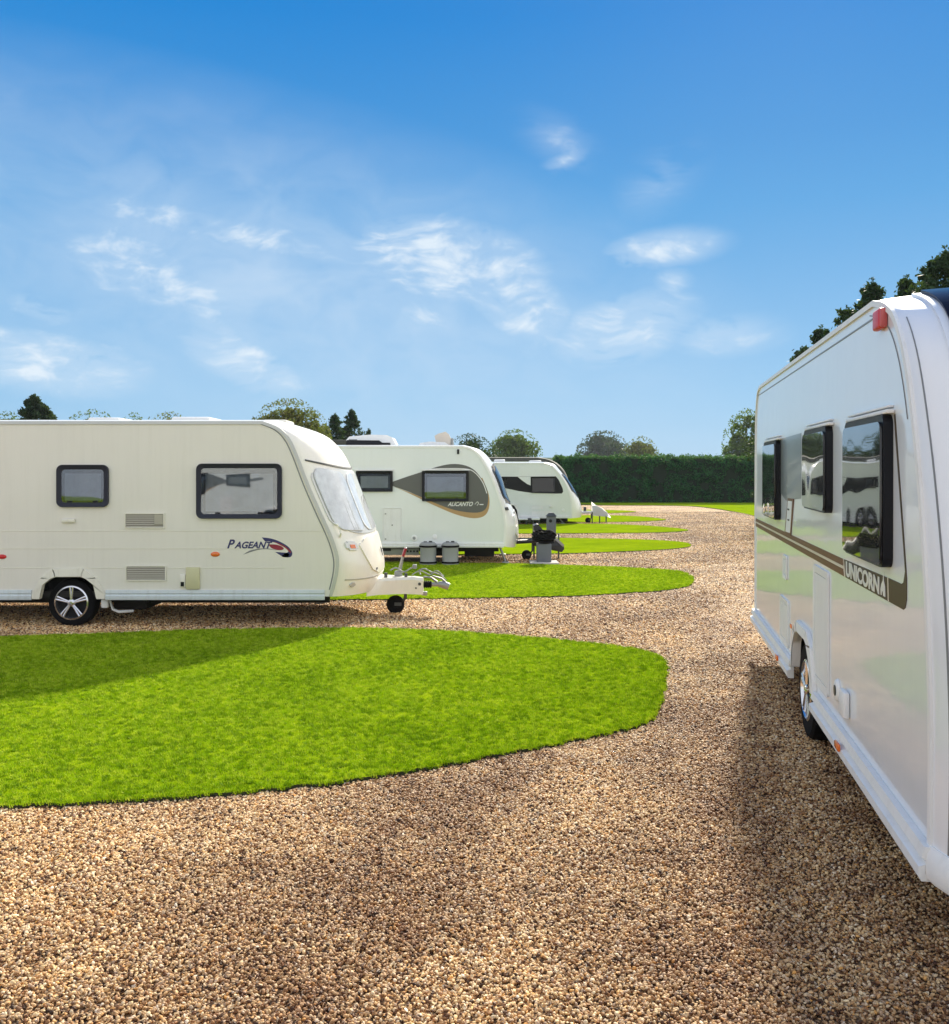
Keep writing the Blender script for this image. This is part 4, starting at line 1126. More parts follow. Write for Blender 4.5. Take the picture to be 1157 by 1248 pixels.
sh5 = Shell(W, fe, fc, re, rc, p=2.8, q=1.35)
sh5.build(car5, 'white_side', 'dark_roof', [(0, 0.37, 0.72)], FZ, 'dark_plastic', trim_w=0.18)
for yy in (ys, -ys): wheel(car5, 0, yy + (0.14 if yy < 0 else -0.14), 0.31, 0.31, 0.2)
window(car5, ys, 0.6, 1.7, 1.35, 1.95, fm='seal'); window(car5, ys, -1.6, -0.8, 1.35, 1.95, fm='seal')

# ================================================================== CARAVAN 4 (pearl white, right foreground)
A4, ZW = 1.061, 6.32
DX, DZ = 214.5 / F, 10.0 / F
LEN = math.sqrt(1 + DX * DX + DZ * DZ)
W4 = 2.28
def a4(px, py):
    Z = A4 * F / (px - 793.0)
    return ((ZW - Z) * LEN, EYE + (570 - py) / F * Z + ZW * DZ)
def u4(px): return a4(px, 0)[0]
hd = Vector((DX, 1, 0)).normalized(); nr = Vector((hd.y, -hd.x, 0))
base = Vector((A4 + DX * ZW, ZW, 0)) + nr * (W4 / 2)
car4 = thing('caravan', 'large pearl white caravan with bronze stripe lettered UNICORN and high red marker lamp', 'caravan', base, 0)
fwd = Vector((-DX, -1, -DZ)).normalized(); side = Vector((-nr.x, -nr.y, 0)) * -1   # local +y points away from the camera side
up = fwd.cross(side).normalized()
car4.rotation_mode = 'XYZ'
car4.matrix_world = Matrix(((fwd.x, side.x, up.x, base.x), (fwd.y, side.y, up.y, base.y), (fwd.z, side.z, up.z, base.z), (0, 0, 0, 1)))
assert up.z > 0.9
y4 = -W4 / 2
FZ = 0.42
zt = 2.64
fe = [(2.90, FZ), (2.91, 0.7), (2.90, 1.0), (2.85, 1.4), (2.77, 1.75), (2.67, 2.05), (2.54, 2.32), (2.38, 2.5), (2.2, 2.59), (1.98, zt)]
fc = [(3.46, FZ), (3.50, 0.7), (3.48, 1.0), (3.36, 1.4), (3.20, 1.75), (3.02, 2.05), (2.84, 2.30), (2.64, 2.48), (2.42, 2.58), (2.1, zt + 0.03)]
ur = u4(921)
re = [(ur, FZ), (ur, 0.9), (ur, 1.5), (ur + 0.02, 2.1), (ur + 0.06, 2.4), (ur + 0.2, zt - 0.05), (ur + 0.4, zt)]
rc = [(ur - 0.1, FZ), (ur - 0.14, 0.9), (ur - 0.14, 1.5), (ur - 0.12, 2.1), (ur - 0.06, 2.45), (ur + 0.1, zt), (ur + 0.4, zt + 0.07)]
sh4 = Shell(W4, fe, fc, re, rc, p=3.2, q=1.6)
AH, AZ = 0.40, 0.70
sh4.build(car4, 'pearl_side', 'pearl_front', [(0.0, AH, AZ)], FZ, 'white_trim', trim_w=0.02)
for yy in (y4, -y4):
    arch_trim(car4, yy, 0.0, AH, AZ, FZ, 0.075, 'white_trim', drop=0.02, proud=0.035)
    wheel(car4, 0.0, yy + (0.11 if yy < 0 else -0.11), 0.33, 0.33, 0.205, w=0.2, sgn=-1 if yy < 0 else 1)
    rail(car4, yy, ur - 0.02, 2.92, 0.30, 0.43, 'white_trim', 0.05, gap=[(-AH - 0.08, AH + 0.08)])
# rounded rail end round the front corner
bm = bmesh.new()
prev = None
for k in range(25):
    t_ = -1 + 2 * k / 24
    tt = math.sin(math.pi / 2 * t_)
    c = sh4.front(0, tt); n = Vector((1, 0, 0)) if abs(tt) < 0.5 else Vector((1, 1.2 * (1 if tt > 0 else -1), 0)).normalized()
    rr = [bm.verts.new((c.x + n.x * d, c.y + n.y * d, z)) for d, z in ((-0.05, 0.31), (0.025, 0.31), (0.035, 0.33), (0.03, 0.40), (0.008, 0.435), (-0.05, 0.435))]
    if prev:
        for j in range(6): bm.faces.new((prev[j], prev[(j + 1) % 6], rr[(j + 1) % 6], rr[j]))
    prev = rr
mk('front_bumper', bm, 'white_trim', car4, 50)
# trim seam lines on side near the front curve
def loc_ribbon(pts, w, m, name, lv=0, y=y4):
    bm = bmesh.new(); plate(bm, ribbon(pts, w), y - 0.0015 * (lv + 1), y - 0.0003); return mk(name, bm, m, car4, None)
loc_ribbon([(p[0] - 0.085, p[1] - 0.05) for p in sh4.fe[26:]], 0.006, 'grey_ink', 'seam_line', 1)
loc_ribbon([(ur + 0.1, zt - 0.075), (1.95, zt - 0.075)], 0.008, 'grey_ink', 'seam_line', 1)
# windows
def win4(u0, u1, z0, z1):
    bm = bmesh.new()
    ring(bm, rrect(u0, u1, z0, z1, 0.05), rrect(u0 + 0.05, u1 - 0.05, z0 + 0.05, z1 - 0.05, 0.03), y4 + 0.002, y4 - 0.042, y4 - 0.036)
    w = mk('window', bm, 'seal', car4)
    bm = bmesh.new(); plate(bm, rrect(u0 + 0.012, u1 - 0.012, z0 + 0.012, z1 - 0.03, 0.045, 6), y4 - 0.043, y4 - 0.054)
    bmesh.ops.bevel(bm, geom=[e for e in bm.edges if abs(e.verts[0].co.y - (y4 - 0.054)) < 1e-5 and abs(e.verts[1].co.y - (y4 - 0.054)) < 1e-5 and len(e.link_faces) == 2 and e.calc_face_angle(0) > 1], offset=0.008, segments=2, affect='EDGES')
    mk('pane', bm, 'pane_black', w)
    bm = bmesh.new(); box(bm, u0 - 0.01, u1 + 0.03, y4 - 0.035, y4 - 0.001, z1 + 0.003, z1 + 0.022, 0.005); box(bm, u0 - 0.01, u1 + 0.01, y4 - 0.025, y4 - 0.001, z1 + 0.03, z1 + 0.04, 0.003); mk('gutter', bm, 'white_trim', w)
def black_pane():
    m = bpy.data.materials.new('black_acrylic'); t = nt(m); g = N(t)
    out = g.n('ShaderNodeOutputMaterial'); co = g.n('ShaderNodeTexCoord').outputs['Object']
    nb = g.n('ShaderNodeTexNoise', ins={'Vector': co, 'Scale': 1.6, 'Detail': 1.0})
    dr = g.n('ShaderNodeTexVoronoi', ins={'Vector': co, 'Scale': 120.0})
    drop = g.ramp(dr.outputs['Distance'], [(0.12, (1, 1, 1)), (0.3, (0, 0, 0))])
    zz = g.n('ShaderNodeSeparateXYZ', ins={0: co}).outputs[2]
    h = g.math('ADD', nb.outputs[0], g.math('MULTIPLY', drop, 0.004))
    b = g.n('ShaderNodeBump', ins={'Height': h, 'Strength': 0.12, 'Distance': 0.05})
    p = g.n('ShaderNodeBsdfPrincipled', ins={'Base Color': (0.012, 0.013, 0.016, 1), 'Roughness': 0.03, 'IOR': 1.5, 'Coat Weight': 0.6, 'Coat Roughness': 0.02, 'Normal': b.outputs[0], 'Coat Normal': b.outputs[0], 'Coat IOR': 1.6})
    g.link(p.outputs[0], out.inputs[0]); return m
M['pane_black'] = black_pane()
def uf(px): return (ZW - (A4 - 0.055) * F / (px - 793.0)) * LEN   # left edges are seen on the raised outer face
win4(uf(1026), u4(1088), 1.415, 2.09)
win4(uf(977), u4(1015), 1.59, 2.10)
win4(uf(929), u4(952), 1.43, 2.08)
# grey panel between the far windows
bm = bmesh.new(); plate(bm, [(u4(952) - 0.05, 2.09), (u4(952) - 0.05, 1.66), (u4(958), 1.60), (u4(977) - 0.02, 1.64), (u4(977) - 0.02, 2.10)], y4 - 0.0025, y4 - 0.0005); mk('decal_panel', bm, 'grey_panel', car4, None)
# bronze stripe set
def bar(pts, m, name, lv=1):
    bm = bmesh.new(); plate(bm, pts, y4 - 0.0015 * (lv + 1), y4 - 0.0004); return mk(name, bm, m, car4, None)
us0 = ur + 0.03; ue = u4(1030)
bar([(us0, 1.318), (ue - 0.02, 1.318), (ue - 0.04, 1.355), (us0, 1.348)], 'bronze', 'stripe')
bar([(us0, 1.268), (ue - 0.03, 1.262), (ue - 0.05, 1.300), (us0, 1.302)], 'bronze', 'stripe')
bar([(us0, 1.303), (ue - 0.05, 1.301), (ue - 0.02, 1.317), (us0, 1.317)], 'pale_gold', 'stripe')
u1_, u2_, u3_ = ue + 0.02, u4(1082), u4(1103.5)
bar([(u1_, 1.262), (u2_, 1.262), (u2_ - 0.01, 1.365), (u1_ - 0.04, 1.356)], 'olive', 'name_band')
bar([(u1_ - 0.035, 1.262), (u1_ - 0.012, 1.262), (u1_ - 0.052, 1.356), (u1_ - 0.075, 1.355)], 'pale_gold', 'stripe')
bar([(u2_ + 0.005, 1.262), (u2_ + 0.02, 1.262), (u2_ + 0.01, 1.366), (u2_ - 0.005, 1.365)], 'pale_gold', 'stripe')
tail = [(u2_ + 0.025, 1.262), (u3_ - 0.03, 1.262), (u3_ + 0.0, 1.275), (u3_ + 0.02, 1.31)] + [(u3_ + 0.02 - 0.19 * k / 8, 1.40 + 0.69 * k / 8) for k in range(9)] + \
       [(u3_ - 0.17 - 0.02 + 0.185 * k / 8, 2.085 - 0.66 * k / 8) for k in range(9)] + [(u3_ - 0.03, 1.375), (u3_ - 0.06, 1.366), (u2_ + 0.015, 1.366)]
bar(tail, 'olive', 'stripe_tail')
bm = bmesh.new()
wt = text_mesh(bm, 'UNICORN', 0.105, u1_ + 0.02, 1.276, y4 - 0.005, 0.0, 0.0045, 1.0, space=1.02)
sc = (u2_ - u1_ - 0.16) / wt
for v in bm.verts: v.co.x = u1_ + 0.02 + (v.co.x - u1_ - 0.02) * sc
mk('lettering', bm, 'silver_ink', car4, None)
uu = u2_ - 0.115
bm = bmesh.new(); plate(bm, [(uu, 1.275), (uu + 0.02, 1.275), (uu + 0.03, 1.30), (uu + 0.045, 1.29), (uu + 0.05, 1.275), (uu + 0.085, 1.275), (uu + 0.08, 1.32), (uu + 0.06, 1.345), (uu + 0.052, 1.385), (uu + 0.042, 1.345), (uu + 0.015, 1.325), (uu, 1.30)], y4 - 0.006, y4 - 0.004); mk('horse_emblem', bm, 'silver_ink', car4, None)
# outlined little panel on the stripe
pa = [a4(957, 650), a4(961, 607), a4(968, 608), a4(964.5, 653)]
bar(pa, 'bronze', 'switch_panel', 3)
ce = (sum(p[0] for p in pa) / 4, sum(p[1] for p in pa) / 4)
pb = [(ce[0] + (p[0] - ce[0]) * 0.72, ce[1] + (p[1] - ce[1]) * 0.86) for p in pa]
bar(pb, 'white_trim', 'switch_face', 4)
for dz in (0.05, -0.03):
    bm = bmesh.new(); box(bm, ce[0] - 0.04, ce[0] + 0.03, y4 - 0.012, y4 - 0.008, ce[1] + dz, ce[1] + dz + 0.012); mk('switch_mark', bm, 'dark_plastic', car4)
hatch(car4, 'locker_door', y4, u4(993), u4(1011), 0.49, 1.235, 'white_trim', 0.045, lock=False, r=0.03)
hatch(car4, 'service_hatch', y4, u4(952), u4(962), 0.47, 0.83, 'white_trim', 0.04, lock=False, r=0.03)
hatch(car4, 'vent_cover', y4, u4(955.5), u4(960), 0.985, 1.17, 'white_trim', 0.03, lock=False, r=0.02)
bm = bmesh.new(); uo = u4(1022); lathe(bm, [(0.05, -0.018), (0.06, -0.012), (0.065, -0.001)], 24, 'y', (uo, y4, 0.60)); o = mk('water_inlet', bm, 'white_trim', car4)
bm = bmesh.new(); lathe(bm, [(0.03, -0.022), (0.03, -0.0185)], 16, 'y', (uo, y4, 0.60)); mk('inlet_ring', bm, 'dark_plastic', o)
bm = bmesh.new(); box(bm, u4(1030.5), u4(1036.5), y4 - 0.035, y4 - 0.001, 0.52, 0.66, 0.012); mk('socket_cover', bm, 'white_trim', car4)
# marker lamp high up
uc, zc = a4(1074, 391)
ua, ub = u4(1071.5), u4(1081)
bm = bmesh.new(); box(bm, ua, ub - 0.012, y4 - 0.035, y4 - 0.001, zc - 0.048, zc + 0.044, 0.012, 3); lm = mk('marker_lamp', bm, 'red', car4)
bm = bmesh.new(); box(bm, ub - 0.013, ub + 0.004, y4 - 0.033, y4 - 0.0012, zc - 0.045, zc + 0.041, 0.006, 2); mk('lamp_lens', bm, 'red_pale', lm)
bm = bmesh.new(); uo = u4(1034.5); box(bm, uo - 0.05, uo + 0.05, y4 - 0.066, y4 - 0.05, 0.345, 0.385, 0.006); mk('side_marker', bm, 'orange', car4)
bm = bmesh.new(); uo = u4(956); box(bm, uo - 0.05, uo + 0.05, y4 - 0.066, y4 - 0.05, 0.33, 0.37, 0.006); mk('side_marker', bm, 'orange', car4)
bm = bmesh.new(); box(bm, -0.34, -0.28, y4 - 0.052, y4 - 0.044, AZ + 0.0, AZ + 0.03, 0.003); mk('arch_reflector', bm, 'orange', car4)
# front: dark sunroof window and lower panel seam, locker
bm = bmesh.new(); sh4.patch(bm, 1.48, 2.625, -0.89, 0.89, 0.016, nk=18, nt_=36); fw4 = mk('front_window', bm, 'pearl_front', car4, 50)
bm = bmesh.new(); sh4.patch(bm, 1.52, 2.62, -0.865, 0.865, 0.030, nk=24, nt_=36, base=0.017); mk('pane', bm, 'pane_roof', fw4, 50)
bm = bmesh.new(); sh4.patch(bm, 1.378, 1.386, -0.93, 0.93, 0.006, nk=1, nt_=40); sh4.patch(bm, 0.44, 2.5, -0.977, -0.974, 0.003, nk=30, nt_=2); sh4.patch(bm, 0.44, 2.5, 0.950, 0.953, 0.003, nk=30, nt_=2); mk('front_seam', bm, 'grey_ink', car4, 50)
bm = bmesh.new(); sh4.patch(bm, 0.62, 1.3, -0.6, 0.6, 0.022, nk=12, nt_=20, rnd=0.5); mk('gas_locker_lid', bm, 'pearl_front', car4, 50)
roof_box(car4, 'rooflight', -0.3, 0.5, -0.35, 0.35, zt + 0.04, 0.08, 'white_trim')
hitch(car4, 3.2, 4.3, 0.34, 0.48, 0.5, 0.1, 'white_trim'); jockey(car4, 3.8, 0.0, 0.115, 0.5)
plain_far_side(car4, W4, ur, 2.6)
steady(car4, 2.3, y4 + 0.3, FZ); steady(car4, 2.3, -y4 - 0.3, FZ); steady(car4, ur + 0.3, y4 + 0.3, FZ)

# ================================================================== GROUND
def sheet(name, pts, z, m, thick=None, label=None, mats=None):
    bm = bmesh.new()
    vs = [bm.verts.new((x, y, z)) for x, y in pts]
    f = bm.faces.new(vs)
    if f.normal.z < 0: pass
    bmesh.ops.recalc_face_normals(bm, faces=bm.faces)
    if bm.faces[:][0].normal.z < 0: bmesh.ops.reverse_faces(bm, faces=bm.faces)
    bmesh.ops.triangulate(bm, faces=bm.faces, ngon_method='EAR_CLIP')
    me = bpy.data.meshes.new(name); bm.to_mesh(me); bm.free(); me.materials.append(M[m])
    o = link(name, me); o['kind'] = 'structure'
    return o
sheet('field', [(-160, -60), (160, -60), (160, 310), (-160, 310)], -0.02, 'grass')
grav = sheet('gravel_drive', [(-40, -25), (40, -25), (40, 62), (-40, 62)], 0.0, 'gravel')

def jitter(pts, n, amp, seed):
    r = random.Random(seed); P = spline(pts, n)
    return [(x + r.uniform(-amp, amp), y + r.uniform(-amp, amp)) for x, y in P]
lawns = {}
from mathutils.geometry import delaunay_2d_cdt
def fill(bm, vs):
    """upward facing faces inside the closed outline vs"""
    P2 = [Vector((v.co.x, v.co.y)) for v in vs]; n = len(vs)
    co2, _, fc2, orig, _, _ = delaunay_2d_cdt(P2, [(i, (i + 1) % n) for i in range(n)], [], 1, 1e-6)
    z = vs[0].co.z
    nv = [vs[o_[0]] if o_ else bm.verts.new((c_.x, c_.y, z)) for c_, o_ in zip(co2, orig)]
    for t3 in fc2:
        a_ = [nv[i] for i in t3]
        if len(set(a_)) < 3: continue
        ar = (a_[1].co - a_[0].co).cross(a_[2].co - a_[0].co).z
        if ar < 0: a_ = a_[::-1]
        try: bm.faces.new(a_)
        except ValueError: pass
def lawn(name, pix, extra=(), n=6, amp=0.012, seed=1, h=0.03):
    """closed outline given clockwise in photo pixels on the ground, extra = ground points closing it out of view"""
    P = [gp(*p) for p in pix]
    P = jitter(P, n, amp, seed) + list(extra)
    bm = bmesh.new()
    lo = [bm.verts.new((x, y, 0.0)) for x, y in P]; hi = [bm.verts.new((x, y, h)) for x, y in P]
    k = len(P)
    for i in range(k):
        f = bm.faces.new((lo[i], lo[(i + 1) % k], hi[(i + 1) % k], hi[i])); f.material_index = 1
    bmesh.ops.recalc_face_normals(bm, faces=bm.faces)
    fill(bm, hi)
    me = bpy.data.meshes.new(name); bm.to_mesh(me); bm.free(); me.materials.append(M['grass']); me.materials.append(M['soil'])
    o = link(name, me); o['kind'] = 'structure'
    lawns[name] = (o, P, h)
    return o, P
LA, PA = lawn('lawn', [(-30, 780), (100, 776), (250, 771), (400, 768.5), (520, 771), (600, 776), (700, 785), (765, 792.5), (800, 801), (811, 814), (810, 835), (804, 862), (790, 884), (740, 898), (640, 918), (520, 941), (400, 960), (200, 978), (-30, 990)], [(-6.5, 5.0), (-6.5, 10.2)], n=14, amp=0.022, seed=2)
LB, PB = lawn('lawn', [(380, 686), (500, 686.5), (560, 687.5), (650, 689), (750, 692.5), (822, 697), (843, 704), (844, 712), (830, 718), (790, 723), (700, 728), (600, 730.5), (480, 732), (380, 733.5)], [(-9, 13.4), (-9, 18.4)], n=10, amp=0.035, seed=3)
LC, PC = lawn('lawn', [(560, 657), (640, 656.5), (700, 656.8), (780, 658.5), (825, 661), (841, 664), (838, 668), (800, 671.5), (740, 674), (680, 676), (560, 677)], [(-12, 23.5), (-12, 26.2)], n=4, seed=4)
LD, PD = lawn('lawn', [(600, 640), (690, 639), (740, 639.5), (790, 641.5), (833, 645.5), (836, 648), (800, 650), (720, 650.8), (600, 651.5)], [(-12, 32.0), (-12, 36.5)], n=4, seed=5)
LE, PE = lawn('lawn', [(660, 629.5), (720, 628.5), (770, 629.5), (808, 633), (806, 635), (760, 636.8), (700, 637.2), (600, 638)], [(-12, 40), (-12, 44)], n=4, seed=6)
LF, PF = lawn('lawn', [(670, 622), (720, 621.8), (760, 622.8), (776, 624.3), (750, 625.8), (700, 626.3), (660, 626.5)], [(-12, 46.5), (-12, 52)], n=4, seed=7)
LG, PG = lawn('lawn', [(640, 614.5), (700, 615.2), (740, 616), (800, 616.2), (840, 617), (870, 620), (900, 625), (921, 629.5), (960, 637), (1040, 655)], [(14, 20), (40, 20), (40, 62), (-12, 62), (-12, 60)], n=4, seed=8)

def gn_scatter(name, pts, z, density, near, far, fmin, kind, seed, m):
    """stuff object: instances scattered on a region, thinning out with distance"""
    bm = bmesh.new(); vs = [bm.verts.new((x, y, z)) for x, y in pts]; fill(bm, vs)
    me = bpy.data.meshes.new(name); bm.to_mesh(me); bm.free(); me.materials.append(m)
    o = link(name, me)
    ng = bpy.data.node_groups.new(name, 'GeometryNodeTree')
    ng.interface.new_socket('Geometry', in_out='INPUT', socket_type='NodeSocketGeometry')
    ng.interface.new_socket('Geometry', in_out='OUTPUT', socket_type='NodeSocketGeometry')
    g = N(ng)
    gi = g.n('NodeGroupInput'); go = g.n('NodeGroupOutput')
    posn = g.n('GeometryNodeInputPosition')
    yy = g.n('ShaderNodeSeparateXYZ', ins={0: posn.outputs[0]}).outputs[1]
    mr = g.n('ShaderNodeMapRange', ins={'Value': yy, 'From Min': near, 'From Max': far, 'To Min': 1.0, 'To Max': fmin})
    dens = g.math('MULTIPLY', g.math('POWER', mr.outputs[0], 2.0), density)
    dp = g.n('GeometryNodeDistributePointsOnFaces', ins={'Mesh': gi.outputs[0], 'Density': dens, 'Seed': seed})
    # size factor grows as the density falls
    mr2 = g.n('ShaderNodeMapRange', ins={'Value': yy, 'From Min': near, 'From Max': far, 'To Min': 1.0, 'To Max': min(2.2, 0.75 / fmin)})
    def rv(lo, hi, sd):
        nd = g.n('FunctionNodeRandomValue', data_type='FLOAT_VECTOR')
        nd.inputs[0].default_value = lo; nd.inputs[1].default_value = hi; nd.inputs['Seed'].default_value = sd
        return nd.outputs[0]
    if kind == 'stone':
        ico = g.n('GeometryNodeMeshIcoSphere', ins={'Radius': 1.0, 'Subdivisions': 2})
        no = g.n('ShaderNodeTexNoise', ins={'Scale': 1.1, 'Detail': 1.0})
        p2 = g.n('GeometryNodeInputPosition')
        fac = g.math('ADD', g.math('MULTIPLY', no.outputs[0], 1.1), 0.42)
        sc = g.n('ShaderNodeVectorMath', operation='SCALE', ins={0: p2.outputs[0], 3: fac})
        sp = g.n('GeometryNodeSetPosition', ins={0: ico.outputs[0], 'Position': sc.outputs[0]})
        sm = g.n('GeometryNodeSetShadeSmooth', ins={0: sp.outputs[0]})
        geo = sm.outputs[0]
        rot = rv((-0.8, -0.8, 0), (0.8, 0.8, 6.283), 3)
        scl = rv((0.0038, 0.0028, 0.0026), (0.0106, 0.0076, 0.0062), 4)
    else:
        mg = []
        r = random.Random(11)
        for k in range(9 if kind == 'blade' else 7):
            cone = g.n('GeometryNodeMeshCone', ins={'Vertices': 3, 'Radius Top': 0.0, 'Radius Bottom': 0.0022, 'Depth': r.uniform(0.012, 0.026) * (1.0 if kind == 'blade' else 1.4)})
            tr = g.n('GeometryNodeTransform', ins={0: cone.outputs[0], 'Translation': (r.uniform(-0.014, 0.014), r.uniform(-0.014, 0.014), 0.0),
                                                   'Rotation': (r.uniform(-0.75, 0.75), r.uniform(-0.75, 0.75), r.uniform(0, 6))})
            mg.append(tr.outputs[0])
        jn = g.n('GeometryNodeJoinGeometry')
        for a in mg: g.link(a, jn.inputs[0])
        geo = jn.outputs[0]
        rot = rv((-0.2, -0.2, 0), (0.2, 0.2, 6.283), 3)
        scl = rv((0.8, 0.8, 0.55), (1.3, 1.3, 1.15), 4)
    sv = g.n('ShaderNodeVectorMath', operation='SCALE', ins={0: scl, 3: mr2.outputs[0]})
    smt = g.n('GeometryNodeSetMaterial', ins={0: geo, 'Material': m})
    pts_ = dp.outputs[0]
    if kind == 'stone':
        zo = g.n('GeometryNodeSetPosition', ins={0: pts_, 'Offset': rv((0, 0, -0.003), (0, 0, 0.010), 14)})
        pts_ = zo.outputs[0]
    iop = g.n('GeometryNodeInstanceOnPoints', ins={'Points': pts_, 'Instance': smt.outputs[0], 'Scale': sv.outputs[0]})
    e2r = g.n('FunctionNodeEulerToRotation', ins={0: rot})
    g.link(e2r.outputs[0], iop.inputs['Rotation'])
    rf = g.n('FunctionNodeRandomValue', data_type='FLOAT'); rf.inputs['Seed'].default_value = 9
    sa = g.n('GeometryNodeStoreNamedAttribute', data_type='FLOAT', domain='INSTANCE', ins={0: iop.outputs[0], 'Name': 'tone'})
    g.link(rf.outputs[1], sa.inputs['Value'])
    g.link(sa.outputs[0], go.inputs[0])
    md = o.modifiers.new('scatter', 'NODES'); md.node_group = ng
    o['kind'] = 'stuff'
    return o
# loose stones over the near drive (concave region round lawn A)
lawnA_right = PA[:-2]
idx = [i for i, p in enumerate(lawnA_right)]
inset = lawnA_right
rp = [(-2.9, 2.5), (2.6, 2.5), (5.2, 4.0), (7.5, 21), (14, 46), (0.5, 46)] + [(-0.5, 13.4), (-8.5, 13.4), (-6.5, 10.2)] + list(PA[:-2]) + [(-6.5, 5.0), (-4.0, 4.2)]
o = gn_scatter('gravel', rp, 0.003, 10500, 3.0, 15.0, 0.22, 'stone', 1, M['stone'])
tag(o, 'loose brown and cream pea gravel stones on the drive', 'gravel', kind='stuff')
def inner(P, d):
    c = Vector((sum(p[0] for p in P) / len(P), sum(p[1] for p in P) / len(P)))
    return P
o = gn_scatter('grass', PA, 0.029, 2600, 4.5, 10.5, 0.62, 'blade', 2, M['blade'])
tag(o, 'short mown grass blades of the large front lawn in half shade', 'grass', kind='stuff')
PBv = PB[:-2] + [(-3.0, 13.3), (-3.0, 18.4)]
o = gn_scatter('grass', PBv, 0.029, 1000, 13.0, 18.5, 0.8, 'blade', 3, M['blade'])
tag(o, 'short mown grass blades of the lawn in front of the two grey water barrels', 'grass', kind='stuff')

def rim(P, n0, n1, win, wout, z, dens, seed, label):
    """band of blades leaning over the edge of a lawn, between two outline points"""
    out = []
    seg = P[n0:n1]
    c = Vector((sum(p[0] for p in P) / len(P), sum(p[1] for p in P) / len(P)))
    a_, b_ = [], []
    for i, p in enumerate(seg):
        q0, q1 = Vector(seg[max(i - 1, 0)]), Vector(seg[min(i + 1, len(seg) - 1)])
        d = (q1 - q0).normalized(); n_ = Vector((-d.y, d.x))
        if n_.dot(Vector(p) - c) < 0: n_ = -n_
        a_.append(tuple(Vector(p) + n_ * wout)); b_.append(tuple(Vector(p) - n_ * win))
    o_ = gn_scatter('grass', a_ + b_[::-1], z, dens, 4.0, 12.0, 0.6, 'rim', seed, M['blade'])
    return tag(o_, label, 'grass', kind='stuff')
rim(PA, 20, len(PA) - 2, 0.05, 0.008, 0.022, 2600, 5, 'longer ragged blades hanging over the kerbless edge of the front lawn')
rim(PB, 40, len(PB) - 2, 0.05, 0.01, 0.022, 1400, 6, 'longer ragged blades along the edge of the lawn before the water barrels')

# ================================================================== HEDGE
def leaf_cloud(bm, c, r, n, size, rnd, squash=1.0):
    for _ in range(n):
        while True:
            d = Vector((rnd.uniform(-1, 1), rnd.uniform(-1, 1), rnd.uniform(-1, 1)))
            if 0.05 < d.length <= 1: break
        d = d.normalized() * (d.length ** 0.45)
        p = Vector(c) + Vector((d.x * r, d.y * r, d.z * r * squash))
        leaf(bm, p, size * rnd.uniform(0.6, 1.4), rnd)
def leaf(bm, p, s, rnd, dirv=None):
    a = Vector((rnd.gauss(0, 1), rnd.gauss(0, 1), rnd.gauss(0, 1))).normalized() if dirv is None else dirv
    b = a.orthogonal().normalized(); b.rotate(Matrix.Rotation(rnd.uniform(0, 6.28), 3, a)); c = a.cross(b)
    bm.faces.new([bm.verts.new(p + b * s), bm.verts.new(p + c * s * 0.45), bm.verts.new(p - b * s), bm.verts.new(p - c * s * 0.45)])
hx0, hx1, hy0, hy1, hh_ = 5.4, 34.0, 61.0, 62.6, 3.1
hedge = thing('hedge', 'tall clipped dark green hedge with level top behind the drive', 'hedge', ((hx0 + hx1) / 2, 61.8, 0))
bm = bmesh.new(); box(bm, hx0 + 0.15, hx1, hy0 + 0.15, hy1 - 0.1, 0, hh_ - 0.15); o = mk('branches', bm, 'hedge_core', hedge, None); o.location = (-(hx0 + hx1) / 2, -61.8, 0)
bm = bmesh.new(); rnd = random.Random(21)
from mathutils import noise as mn
def hn(x, z): return mn.fractal(Vector((x * 1.1, z * 1.3, 3.0)), 1.0, 2.0, 3)
for _ in range(52000):
    k = rnd.random()
    x = hx0 + (hx1 - hx0) * rnd.random() ** 1.3
    if k < 0.72:
        z = rnd.uniform(0.02, hh_); y = hy0 + hn(x, z) * 0.7 + rnd.uniform(-0.08, 0.14)
    else:
        y = rnd.uniform(hy0, hy1); z = hh_ - 0.14 + rnd.uniform(-0.05, 0.12) + 0.32 * hn(x * 1.3, y * 1.3 + 9) + (0.12 if rnd.random() < 0.05 else 0)
    leaf(bm, Vector((x, y, z)), rnd.uniform(0.035, 0.10), rnd)
for _ in range(1600):
    z = rnd.uniform(0, hh_); leaf(bm, Vector((hx0 + rnd.uniform(-0.08, 0.15), rnd.uniform(hy0, hy1), z)), rnd.uniform(0.04, 0.10), rnd)
o = mk('foliage', bm, 'leaf_hedge', hedge, None); o.location = (-(hx0 + hx1) / 2, -61.8, 0)

# ================================================================== TREES
def trunk(root, h, r, rnd, limbs=6, crown_r=1.5):
    bm = bmesh.new()
    pts = [(0, 0, -0.05), (rnd.uniform(-.05, .05), 0, h * 0.3), (rnd.uniform(-.15, .15), rnd.uniform(-.1, .1), h * 0.6), (rnd.uniform(-.2, .2), 0, h * 0.9)]
    tube(bm, spline(pts, 3), [r * (1 - 0.85 * k / 9) for k in range(10)], 9)
    for k in range(limbs):
        a = rnd.uniform(0, 6.28); z0 = h * rnd.uniform(0.3, 0.6); l = crown_r * rnd.uniform(0.5, 0.85)
        tube(bm, [(0, 0, z0), (math.cos(a) * l * 0.5, math.sin(a) * l * 0.5, z0 + l * 0.45), (math.cos(a) * l, math.sin(a) * l, z0 + l * 0.8)], [r * 0.4, r * 0.25, r * 0.08], 6)
    return mk('trunk', bm, 'bark', root)

